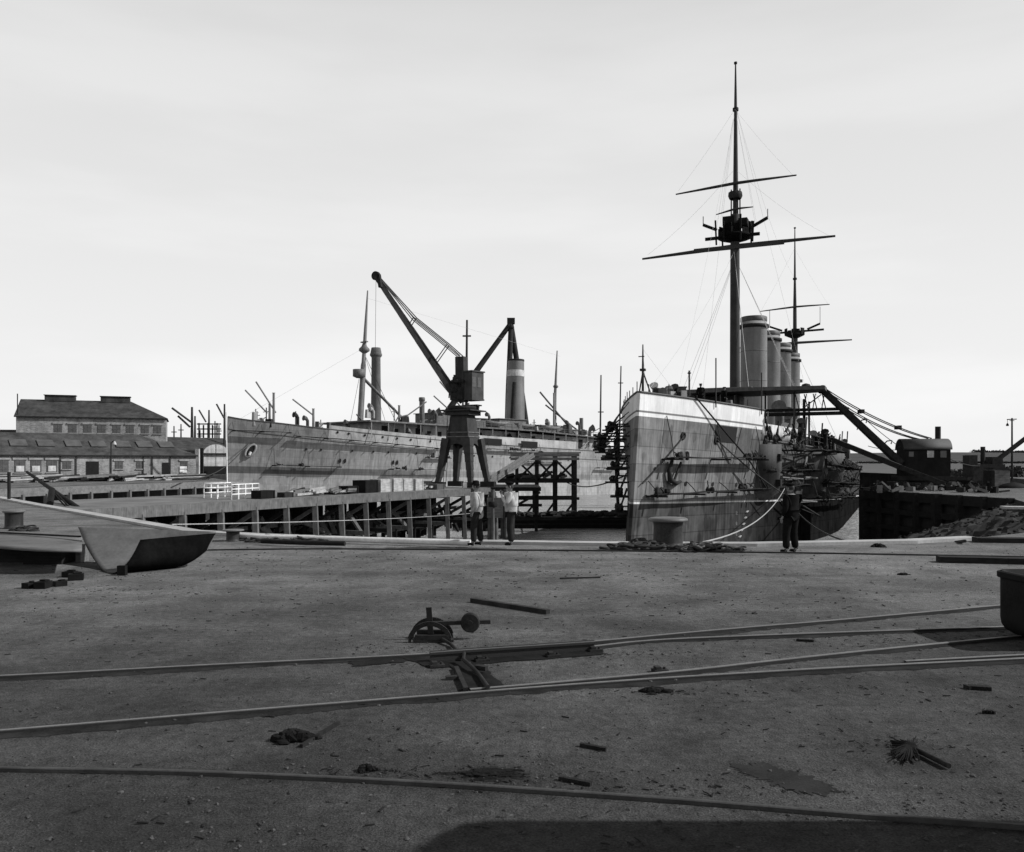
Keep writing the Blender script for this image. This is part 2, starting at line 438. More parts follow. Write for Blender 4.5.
# rubble slope in the corner of the dock
m = MB(); rr = random.Random(3); land = [Vector((x, y, 0)) for x, y in near_edge[9:]]
def dseg(p, a, b):
    t = max(0, min(1, (p-a).dot(b-a)/(b-a).length_squared)); return (p - a.lerp(b, t)).length
rows = []
for i in range(60):
    row = []
    for j in range(90):
        p = Vector((9 + 26*i/59, 25 + 50*j/89, 0)); d = min(dseg(p, land[k], land[k+1]) for k in range(len(land)-1))
        a = land[-3 if p.y > 32 else -4]; 
        xb = 14.2 + (p.y-26.6)*1.44 if p.y < 32 else 22 + (p.y-32)*.4583
        inside = p.x > xb and p.y < 56 or p.y < 25.6
        z = -.30 if inside else -.3 - .40*d
        row.append(Vector((p.x + rr.uniform(-.1,.1), p.y + rr.uniform(-.1,.1), max(z, -5.6) + (0 if inside else rr.uniform(-.16,.2)))))
    rows.append(row)
m.grid(rows, smooth=False)
tag(m.build('rubble_slope', rock), 'slope of loose dark rubble in the dock corner at the right', 'rubble', kind='stuff')
m = MB()
for k in range(2600):
    x, y = rr.uniform(14, 34), rr.uniform(29, 70); i = int((x-9)/26*59); j = int((y-25)/50*89); z = rows[i][j].z
    if z > -.32 or z < -5: continue
    s = rr.uniform(.03, .13); m.blob((x, y, z + s*.3), (s, s*rr.uniform(.6,1), s*rr.uniform(.5,.9)), 5, .3, rr)
tag(m.build('rubble', rock), 'broken stones lying on the rubble slope by the wharf', 'rubble', kind='stuff')

# scattered grit on the open quay
rr = random.Random(21); m = MB()
for k in range(3600):
    y = 5.2 + 19*rr.random()**1.7; x = rr.uniform(-.66, .66)*y; s = rr.choice((.003, .004, .005, .006, .011))*rr.uniform(.7, 1.4)*(1 + y/22)
    m.blob((x, y, s*.25), (s, s*rr.uniform(.6,1.2), s*.6), 5, .3, rr)
for cx_, cy_, n_ in ((2.0, 8.7, 60), (-1.0, 11, 70), (1.1, 10.6, 60), (-9, 18, 90), (4.5, 11.4, 60), (0, 6.6, 130), (3.5, 5.9, 110)):
    for k in range(n_):
        s = rr.uniform(.004, .013); m.blob((cx_ + rr.gauss(0,.8), cy_ + rr.gauss(0,.25), s*.3), (s, s, s*.7), 5, .3, rr)
chips = MB(); rr = random.Random(91)
def chip(x, y, s):
    p = Vector((x, y, .006)); a = rr.uniform(0, 6.3); chips.bar(p - Vector((math.cos(a), math.sin(a), 0))*s, p + Vector((math.cos(a), math.sin(a), rr.uniform(0,.25)))*s, s*rr.uniform(.15,.5), s*.2)
for k in range(420): y = 5.3 + 17*rr.random()**1.5; chip(rr.uniform(-.64,.64)*y, y, rr.uniform(.008,.03)*(1+y/25))
for px_, py_, n_, sx_, sy_ in ((430,665,50,.7,.15),(600,655,40,.5,.12),(655,692,40,.25,.08),(366,771,30,.2,.05),(500,776,70,.5,.1),(640,790,50,.8,.08),(200,775,40,.9,.05),(900,745,40,.3,.12),(860,690,30,.8,.2),(560,575,50,1.5,.4),(740,600,60,2,.5),(930,640,60,1.0,.3),(120,590,60,1.0,.3),(300,560,60,2.0,.5)):
    c_ = G(px_, py_)
    for k in range(n_): chip(c_.x + rr.gauss(0, sx_), c_.y + rr.gauss(0, sy_), rr.uniform(.006,.025)*(1+c_.y/30))
tag(chips.build('wood_chips', wood_dark), 'dark chips and splinters scattered over the quay and along the rails', 'litter', kind='stuff')
tag(m.build('grit', pebble), 'small stones and grit strewn over the open quay', 'grit', kind='stuff')

# ------------------------------------------------------------------ railway turnout
def smooth_line(px, z=.035, n=8):
    pts = [G(x, y, z) for x, y in px]; outp = []
    for i in range(len(pts)-1):
        p0, p1, p2, p3 = pts[max(i-1,0)], pts[i], pts[i+1], pts[min(i+2, len(pts)-1)]
        for k in range(n):
            t = k/n; outp.append(.5*((2*p1) + (p2-p0)*t + (2*p0-5*p1+4*p2-p3)*t*t + (3*p1-p0-3*p2+p3)*t*t*t))
    return outp + [pts[-1]]
def rail_mesh(pts, top=.032, head=.054, foot=.12, deep=.10, taper=None):
    prof = [(-foot/2, top-deep-.03), (-foot/2, top-deep), (-.012, top-deep+.015), (-.012, top-.04), (-head/2, top-.034), (-head/2, top-.006), (-head/2+.008, top),
            (head/2-.008, top), (head/2, top-.006), (head/2, top-.034), (.012, top-.04), (.012, top-deep+.015), (foot/2, top-deep), (foot/2, top-deep-.03)]
    m = MB(); rows = []; n = len(pts)
    for i, p in enumerate(pts):
        d = (pts[min(i+1,n-1)] - pts[max(i-1,0)]); d.z = 0; d.normalize(); s = Vector((-d.y, d.x, 0))
        rows.append([Vector((p.x, p.y, 0)) + s*a + Vector((0,0,z)) for a, z in prof])
    m.grid(rows, smooth=False); k = len(prof)
    m.add(rows[0], [tuple(range(k))]); m.add(rows[-1], [tuple(range(k))[::-1]]); return m
T1 = smooth_line([(-800,711),(-300,688),(0,675),(200,664.5),(400,654.5),(520,646.5),(600,640),(680,632.5),(760,625.5),(840,619),(1000,604.5),(1090,596.5),(1450,567)])
T2 = smooth_line([(594,645.5),(640,640.5),(700,637),(840,631.5),(1000,626),(1100,622),(1500,607)])
T3 = smooth_line([(-800,795),(-300,754),(0,729.5),(200,713),(400,697),(520,687.5),(600,681.5),(680,676),(840,666.5),(1000,658.5),(1100,653),(1500,632)])
T4 = smooth_line([(470,688.5),(560,681),(680,670),(760,661.2),(840,652.5),(930,643.5),(1010,636),(1100,628),(1450,597)])
T5 = smooth_line([(905,660),(960,657),(1024,653.5),(1100,649.5)])
trn = thing('railway_track', 'railway switch track laid across the quay, forking into two lines at the right', 'railway track', (0, 11, 0))
tb_m = surf('cindery_track_bed', .022, .5, 3, 40, .95, spec=.06, world=True)
m = MB(); rr = random.Random(15)
for T, w0, w1 in ((T1,.10,.20),(T2,.06,.16),(T3,.12,.20),(T4,.07,.15)):
    rows = []; L_ = [p for p in T]
    fine_ = []
    for a, b in zip(L_[:-1], L_[1:]):
        k_ = max(1, int((b-a).length/.035)); fine_ += [a.lerp(b, i/k_) for i in range(k_)]
    d1 = d0 = 0
    for p in fine_:
        d1 = d1*.93 + rr.gauss(0,.011); d0 = d0*.93 + rr.gauss(0,.007)
        rows.append([Vector((p.x, p.y - max(.05, w1*.8 + d1 + rr.gauss(0,.006)), .004)), Vector((p.x, p.y, .006)), Vector((p.x, p.y + max(.04, w0*.8 + d0), .004))])
    m.grid(rows, smooth=False)
structure(m.build('track_bed', tb_m))
for T in (T1, T2, T3): rail_mesh(T).build('rail', rail_m, trn, True)
rail_mesh(T4, head=.06).build('switch_blade', rail_m, trn, True)
rail_mesh(T5, top=.03, head=.05).build('check_rail', rail_m, trn, True)
B = smooth_line([(430,656.5),(470,653.5),(530,649.5),(594,645.2)], .07, 4)
m = rail_mesh(B, top=.125, head=.06, foot=.12, deep=.13)
m.build('switch_blade', rail_m, trn, True)
m = MB()                                         # deep web of the casting under the blade, and the shadowed trough before it
for a, b in zip(B[:-1], B[1:]): m.bar(a + Vector((0,.02,-.01)), b + Vector((0,.02,-.01)), .04, .14)
m.build('blade_web', iron, trn, True)
m = MB(); rr = random.Random(2)
def ragged(m, pts, z, jit):
    o_ = []; cc_ = sum(pts, Vector((0,0,0)))/len(pts)
    for i, p in enumerate(pts):
        q_ = pts[(i+1) % len(pts)]
        for k in range(9): t_ = k/9; e_ = p.lerp(q_, t_); e_ = e_ + (e_ - cc_)*min(.35, jit/max(.05,(e_-cc_).length))*rr.uniform(-1,1); o_.append(Vector((e_.x, e_.y, z)))
    m.add(o_, [tuple(range(len(o_)))])
ragged(m, [G(350,662), G(402,657.5), G(404,663), G(352,667)], .008, .035)
ragged(m, [G(402,658), G(600,646), G(603,655), G(500,663), G(432,669)], .010, .04)
ragged(m, [G(448,664), G(478,663), G(506,688), G(470,691)], .013, .03)
m.build('trough_shade', surf('trough_shade_black', .012, .4, 4, 40, .9, spec=.08), trn, True)  # flat black patches stand for the shade in the switch hollow
m = MB(); a, b = G(464, 657, .08), G(488, 687, .05)
m.path([a + Vector((0,0,.05)), a + Vector((0,-.12,.0)), a.lerp(b,.35), a.lerp(b,.5) + Vector((.03,0,-.02)), b], .022, 8)
m.bar(a.lerp(b,.36) + Vector((.05,0,0)), a.lerp(b,.45) + Vector((.14,.05,0)), .07, .05)
m.build('stretcher_bar', iron, trn, True)
m = MB(); a, b = G(456,668,.02), G(466,690,.02); m.bar(a, b, .05, .05); m.bar(G(446,678,.02), G(462,677,.02), .07, .04); m.build('connecting_rod', iron, trn, True)
for x, y in ((482,661.5), (437,667), (553,657), (595,651.5), (660,672)):
    m = MB(); c = G(x, y); m.box(c + Vector((0,0,.02)), (.17,.12,.03), rz=.25); m.box(c + Vector((-.03,0,.045)), (.06,.09,.04), rz=.25); m.tube(c + Vector((.05,0,.03)), c + Vector((.05,0,.06)), .015)
    m.build('rail_chair', iron, trn, True)
trn['label'] = 'railway switch track laid across the quay, forking into two lines at the right'

o = thing('railway_rail', 'single dark rail crossing the nearest part of the quay', 'rail', G(512, 786))
rail_mesh(smooth_line([(-900,748),(-150,763),(20,766.5),(200,770),(400,779),(560,789),(700,799),(850,811),(1024,823.5),(1200,837),(1700,878)], .04), top=.036, head=.044, foot=.09, deep=.11).build('rail', rail_dull, o, True)
cr = smooth_line([(150,551),(300,549),(420,549.5),(620,551),(800,553),(1030,557)], .01)
m = MB()
rows = []
for p in cr: rows.append([p + Vector((0,-.07,0)), p + Vector((0,-.07,.022)), p + Vector((0,.05,.022)), p + Vector((0,.05,0))])
m.grid(rows, smooth=False)
tag(m.build('crane_rail', iron), 'thin dark crane rail sunk in the quay behind the coping', 'rail')

# ------------------------------------------------------------------ points lever with its weight
lv = thing('points_lever', 'cast iron points lever with twin quadrant arcs and a round balance weight', 'points lever', G(431, 640))
c = G(431, 640); m = MB()
for dy in (-.16, .16):
    pts = [c + Vector((math.cos(t)*.27, dy, math.sin(t)*.25)) for t in [math.pi*k/14 for k in range(15)]]
    for a, b in zip(pts[:-1], pts[1:]): m.bar(a, b, .035, .06)
m.build('quadrant_frame', iron, lv, True)
m = MB(); m.box(c + Vector((.05,0,.02)), (.5,.36,.03), rz=.1); m.bar(c + Vector((-.2,-.16,.07)), c + Vector((.25,-.16,.07)), .06); m.bar(c + Vector((-.2,.1,.09)), c + Vector((.25,.1,.09)), .06); m.build('base', iron, lv, True)
m = MB(); m.bar(c + Vector((0,0,.02)), c + Vector((-.03,0,.44)), .075, .03); m.build('lever', iron, lv, True)
a, b = c + Vector((.0,.02,.22)), c + Vector((.80,.06,.235)); m = MB(); m.bar(a, b, .06, .05); m.build('weight_arm', iron, lv, True)
w0 = a.lerp(b, .66); m = MB(); m.path([w0 + Vector((0,-.06,0)), w0 + Vector((0,-.05,0)), w0 + Vector((0,.05,0)), w0 + Vector((0,.06,0))], [.115,.13,.13,.115], 28); m.path([w0 + Vector((0,-.085,0)), w0 + Vector((0,-.06,0))], .035, 12); m.build('balance_weight', iron, lv, True)
m = MB(); m.path([c + Vector((.12,-.1,.06)), c + Vector((.3,-.42,.03)), G(464,657,.06)], .022, 8); m.build('pull_rod', iron, lv, True)

# ------------------------------------------------------------------ odds and ends lying on the quay
def lying(name, label, cat, a, b, w_, h_, mat, group=None):
    a, b = G(*a), G(*b); up = Vector((0,0,h_/2)); m = MB()
    n = 6; pts = [a.lerp(b, i/n) + up + Vector((0, random.uniform(-.01,.01), 0)) for i in range(n+1)]
    for p, q in zip(pts[:-1], pts[1:]): m.bar(p, q, w_, h_)
    return tag(m.build(name, mat), label, cat, group)
lying('steel_bar', 'dark steel angle bar lying behind the points lever', 'bar', (472,602), (548,614), .09, .07, iron)
m = MB(); a, b = G(472,601), G(548,613); m.bar(a + Vector((0,.04,.06)), b + Vector((0,.04,.06)), .015, .1)
lying('timber_baulk', 'long dark timber baulk lying near the right end of the coping', 'timber', (938,562), (1075,565), .35, .14, wood_dark)
lying('iron_rod', 'thin pale rod lying beside the clod of soil at the left', 'rod', (301,748), (339,724), .03, .03, wood_dark)
lying('stick', 'short dark stick near the middle of the foreground', 'stick', (580,746), (606,751), .035, .03, wood_dark)
lying('stick', 'dark stick just beyond the nearest rail', 'stick', (559,780), (591,786), .035, .03, wood_dark)
lying('wood_splinter', 'flat dark wood piece lying near the right edge', 'wood scrap', (966,689), (990,690), .09, .04, wood_dark)
lying('wood_splinter', 'small dark wood splinter right of the forking rails, lower one', 'wood scrap', (982,713), (994,714), .05, .03, wood_dark)
lying('wood_splinter', 'small dark splinter lying left of the forking rails, beyond them', 'wood scrap', (797,641), (814,642), .05, .03, wood_dark)
lying('iron_rod', 'thin dark rod left of the timber baulk near the coping', 'rod', (560,579), (600,578), .05, .03, iron)
def clod(name, label, c, s, n=26, mat=soil, cat='clod'):
    rr = random.Random(int(c.x*100)); m = MB()
    for k in range(n):
        q = Vector((rr.gauss(0,.38)*s[0], rr.gauss(0,.38)*s[1], 0)); h = s[2]*math.exp(-((q.x/s[0])**2 + (q.y/s[1])**2)*1.5)
        m.blob(c + q + Vector((0,0,h*.3)), (s[0]*.3, s[1]*.3, h*.7), 7, .3, rr)
    return tag(m.build(name, mat), label, cat)
clod('clod_of_turf', 'dark clod of turf lying left of centre between the rails', G(293,740), (.22,.14,.10))
clod('clod_of_turf', 'small dark clod just beyond the nearest rail, left of the middle', G(366,771), (.10,.07,.06), 16)
clod('dirt_heap', 'low heap of crumbled soil beside the nearest rail', G(490,774), (.26,.11,.035), 40)
clod('dirt_lump', 'dark lump beside the nearer track right of the switch', G(655,692), (.2,.1,.06), 22)
clod('dirt_lump', 'dark lump on the quay behind the right hand rails', G(903,575), (.15,.1,.06), 12)
clod('dirt_lump', 'small lump on the quay in front of the dark timber wharf', G(878,547), (.25,.15,.12), 12)
stain_m = surf('damp_soil', .021, .35, 3, 50, .85, spec=.12)
for lab, pts, z in (('dark damp stain on the ground left of the broom', ((733,765),(765,763),(782,770),(815,778),(838,790),(815,796),(785,790),(765,781),(745,775)), .004), ('low dark stain of crumbled soil by the nearest rail', ((462,772),(485,767),(515,768),(528,775),(510,781),(480,780)), .004)):
    m = MB(); rr = random.Random(6); ragged(m, [G(*p) for p in pts], z, .06); tag(m.build('soil_stain', stain_m), lab, 'stain')
br_ = thing('old_broom', 'worn birch broom lying on the ground at the lower right', 'broom', G(915,752))
a, b = G(905,744,.03), G(949,766,.03); m = MB(); m.path([a, b], .022, 8); m.build('handle', wood_dark, br_, True)
m = MB(); rr = random.Random(5); hd = G(912,747,.03)
for k in range(170):
    e = G(890 + rr.uniform(0,30), 739 + rr.uniform(0,22), rr.uniform(.01,.05)); m.path([hd + Vector((rr.uniform(-.03,.03), rr.uniform(-.03,.03), .02)), e], [.006,.004], 4)
m.build('twig_head', iron_black, br_, True)
for i, (x, y, s, lab) in enumerate(((70,577,.2,'dark iron block left of the bent plate, farthest of the five'), (76,580,.22,'dark iron block left of the bent plate, nearest to it'), (60,586,.17,'dark iron block with a pale stone beside it'), (30,588,.18,'leftmost dark iron block lying in front of the plate stack'), (43,588,.22,'wide dark iron block, second from the left edge'))):
    m = MB(); c = G(x, y); m.box(c + Vector((0,0,s*.3)), (s*1.3, s, s*.6), rz=i*.4); m.box(c + Vector((.03,0,s*.68)), (s*.7, s*.5, s*.15), rz=i*.7); tag(m.build('iron_block', iron_black, bevel=.01), lab, 'iron block', 'iron blocks by the bent plate')

# bent keel plate
BENT_OFF = -1
kp = thing('bent_plate', 'large bent steel keel plate with a pale inner side and shaded outer side', 'steel plate', G(140, 577))
rows = []; N, K = 22, 26
FT, NT_ = [G(78,577,0), G(214,548,0)], None
for i in range(N+1):
    t = i/N
    far = P(78, 527, 20.6).lerp(P(215.5, 531.5, 20.0), t); nearp = P(140, 540.5, 18.6).lerp(P(215.5, 533, 19.7), t**.9)
    wdt = 1 - t; base = G(112, 577.5).lerp(G(200, 566), t); base.z = .02 + .36*max(0, (t - .6)/.4)**2
    row = []
    for k in range(K+1):
        s = k/K; a = math.pi*(1 - s)                # far rim (s=0) down under the keel to near rim (s=1)
        u = (1 - math.cos(math.pi*s))/2
        p = far.lerp(nearp, u); sag_ = math.sin(math.pi*s)**.55
        low = base + Vector(((u-.5)*.55*wdt, (.5-u)*1.3*(.35+.65*wdt), 0))
        row.append(p.lerp(Vector((low.x*.55 + p.x*.45 if True else p.x, low.y*.6 + p.y*.4, low.z)), sag_))
    rows.append(row)
m = MB(); m.grid(rows)
o = m.build('plate', [surf('mill_scale_plate', .105, .25, 1.2, 14, .7, .2), surf('shaded_plate_back', .006, .4, 2, 20, 1.0, .3, spec=.02)], kp, True); sd_ = o.modifiers.new('thick', 'SOLIDIFY'); sd_.thickness = .025; sd_.material_offset = 1; sd_.offset = BENT_OFF  # outer side near black, its shade put into the colour
m = MB(); m.box(G(120,576) + Vector((0,.1,.1)), (.17,.12,.22)); m.build('lug', iron_black, kp, True)

# wide plate on blocks at the left edge
ps = thing('steel_plate', 'wide curved steel plate raised on blocks at the left edge', 'steel plate', G(30, 566))
rows = []
for i in range(17):
    t = i/16; x = -70 + 152*t; row = []
    for j in range(9):
        s = j/8; near_y = 538 + 12*math.sin(min(1, (t+.02))*math.pi*.52); far_y = 528 + 6*t
        z = .50 + .05*math.sin(t*3) ; p = G(x, far_y + (near_y - far_y)*s + 0, z); row.append(p)
    rows.append(row)
m = MB(); m.grid(rows); o = m.build('plate', surf('pale_mill_plate', .10, .3, .8, 9, .75, .15), ps, True); q = o.modifiers.new('thick', 'SOLIDIFY'); q.thickness = .05; q.offset = -1
m = MB(); a, b = G(-60,529.5,.57), G(80,536.5,.6); m.bar(a, b, .08, .04); m.build('edge_bar', iron, ps, True)
for x, y in ((-40,560), (5,563), (40,565)):
    m = MB(); m.box(G(x,y) + Vector((0,.55,.21)), (.9,.9,.42)); m.build('support_block', wood_dark, ps, True)
m = MB(); m.box(G(76,563) + Vector((0,.3,.21)), (.12,.4,.42)); m.build('support_post', wood, ps, True)

# dark tub at the right edge
tb = thing('iron_tub', 'black iron skip with rounded lower corners at the right edge', 'skip', (8.1, 11.45, 0))
m = MB(); prof = []
W, D, H = 2.5, 1.3, .88
def rrect(w_, d_, r, z, n=6):
    out_ = []
    for cx_, cy_, a0 in ((w_/2-r, d_/2-r, 0), (-w_/2+r, d_/2-r, 90), (-w_/2+r, -d_/2+r, 180), (w_/2-r, -d_/2+r, 270)):
        for k in range(n+1):
            a = R(a0 + 90*k/n); out_.append(Vector((cx_ + r*math.cos(a), cy_ + r*math.sin(a), z)))
    return out_ + [out_[0]]
rows = [rrect(W-.5, D-.4, .2, .0), rrect(W-.26, D-.2, .2, .02), rrect(W-.09, D-.07, .2, .08), rrect(W-.02, D-.02, .2, .15), rrect(W, D, .2, .24), rrect(W, D, .2, H-.02), rrect(W-.02, D-.02, .2, H), rrect(W-.1, D-.1, .16, H), rrect(W-.12, D-.12, .15, .3), rrect(W-.5, D-.4, .15, .08)]
m.grid(rows); m.build('body', iron_black, tb)
m = MB(); rows = [rrect(W+.04, D+.04, .2, H-.09), rrect(W+.06, D+.06, .2, H-.08), rrect(W+.06, D+.06, .2, H-.01), rrect(W-.0, D-.0, .2, H+.004)]; m.grid(rows, smooth=False); m.build('rim_band', iron_black, tb)
tb.rotation_euler = (0, 0, R(4))

# bollards
def bollard(label, loc, r, h, capr, group='mooring bollards on the quay', name='mooring_bollard'):
    t = thing(name, label, 'bollard', loc, 0, group)
    MB().lathe([(r*1.18,0),(r*1.18,.05*h),(r*1.02,.1*h),(r,.2*h),(r*.98,.7*h),(r*1.02,.83*h),(r*1.05,.86*h)], n=32).build('post', surf_b, t)
    MB().lathe([(r*1.02,.84*h),(capr*.97,.86*h),(capr,.9*h),(capr*.985,.945*h),(capr*.9,.975*h),(capr*.5,.995*h),(0,h)], n=36).build('cap', cap_m, t); return t
surf_b = surf('bollard_iron', .026, .5, 2.5, 20, .6, .5); cap_m = surf('worn_bollard_cap', .11, .3, 3, 25, .55)
bollard('large iron bollard beside the heap of chain, below the warship bow', G(668,547.5), .41, .86, .55)
bollard('iron bollard at far left behind the raised steel plate', G(14,528.5), .30, .68, .37)
bollard('squat mushroom bollard on the coping right of the bent plate', G(233,541), .20, .36, .33)

# rope and chain heaps
def loops(m, c, n, r, spread, h, rad, rnd, squash=.55):
    for k in range(n):
        o = c + Vector((rnd.gauss(0,spread[0]), rnd.gauss(0,spread[1]), 0)); hh = h*math.exp(-((o.x-c.x)/(spread[0]*1.6))**2)
        R0 = r*rnd.uniform(.6,1.2); tx, ty = rnd.uniform(-.5,.5), rnd.uniform(-.5,.5); z = rnd.uniform(.02, max(.04, hh)); pts = []
        for i in range(15):
            a = 2*math.pi*i/14*rnd.uniform(.98,1.02); x, y = math.cos(a)*R0, math.sin(a)*R0*squash*1.5
            pts.append(o + Vector((x, y, max(rad*.6, z + x*tx*.6 + y*ty*.6))))
        m.path(pts, rad, 6, False)
rr = random.Random(9)
m = MB(); loops(m, G(703,550.5), 85, .15, (.42,.22), .22, .028, rr); tag(m.build('chain_heap', surf('rusty_chain', .055, .5, 9, 40, .6)), 'heap of rusty chain to the right of the large bollard', 'chain')
m = MB(); loops(m, G(640,549.5), 60, .2, (.45,.14), .22, .035, rr); tag(m.build('rope_heap', rope_dark), 'dark heap of tarred rope to the left of the large bollard', 'rope')
m = MB()
for a, b, n_ in ((242,330,50),):
    for k in range(n_):
        x = a + (b-a)*rr.random(); c = G(x, 540 + (x-242)*.03 + rr.uniform(-1,2)); loops(m, c, 1, .17, (.1,.1), .2, .03, rr)
tag(m.build('rope_coil', rope_dark), 'tangled tarred rope along the coping right of the squat bollard', 'rope')
m = MB(); loops(m, G(24,530.5), 10, .2, (.3,.15), .15, .03, rr); tag(m.build('rope_coil', rope_dark), 'small coil of dark rope beside the far left bollard', 'rope')
m = MB(); m.path([G(x, y, .13) for x, y in ((238,536),(265,537.2),(300,537.8),(350,539.3),(400,540.8),(470,542.8))], .085, 10)
tag(m.build('pipe', surf('white_pipe', .6, .2, 1, 12, .6)), 'long pale pipe lying along the coping left of the two men', 'pipe')
m = MB(); m.path([G(x, y, .12) for x, y in ((262,541),(300,542.5),(345,543.5))], .07, 8); tag(m.build('timber_baulk', wood_dark), 'dark baulk lying in front of the pale pipe', 'timber')

# unseen wagon added right of the frame to cast the foreground shadow
m = MB()
sh = thing('shadow_wagon', 'unseen dark covered wagon added out of frame to shade the foreground', 'wagon', (7.35, 4.05, 0))
m.box((0,0,2.0), (6.6,2.5,2.3)); m.build('body', wood_dark, sh)
m = MB(); rows = []
for x in (-3.4, 3.4): rows.append([Vector((x, 1.35*math.cos(math.pi*k/10), 3.1 + .45*math.sin(math.pi*k/10))) for k in range(11)])
m.grid(rows); m.build('roof', iron, sh)
for x in (-2.1, 2.1):
    for y in (-.75, .75):
        MB().path([Vector((x,y-.07,.48)), Vector((x,y+.07,.48))], .46, 20).build('wheel', iron, sh)
m = MB(); m.box((0,0,.78), (6.8,1.9,.2)); m.build('underframe', iron, sh)
# ================================================================== people
def skin(joints, edges, root, sub=2):
    names = list(joints); me = bpy.data.meshes.new('tmp')
    me.from_pydata([joints[n][0] for n in names], [(names.index(a), names.index(b)) for a, b in edges], [])
    o = bpy.data.objects.new('tmp', me); col.objects.link(o)
    md = o.modifiers.new('skin', 'SKIN'); md.use_smooth_shade = True
    if not me.skin_vertices: 
        bpy.context.view_layer.update()
    for i, n in enumerate(names):
        r = joints[n][1]; r = r if isinstance(r, tuple) else (r, r)
        me.skin_vertices[0].data[i].radius = r; me.skin_vertices[0].data[i].use_root = (n == root)
    s = o.modifiers.new('sub', 'SUBSURF'); s.levels = sub; s.render_levels = sub
    dg = bpy.context.evaluated_depsgraph_get(); ev = o.evaluated_get(dg); mm = ev.to_mesh()
    vs = [v.co.copy() for v in mm.vertices]; fs = [tuple(p.vertices) for p in mm.polygons]
    ev.to_mesh_clear(); bpy.data.objects.remove(o); bpy.data.meshes.remove(me)
    return vs, fs

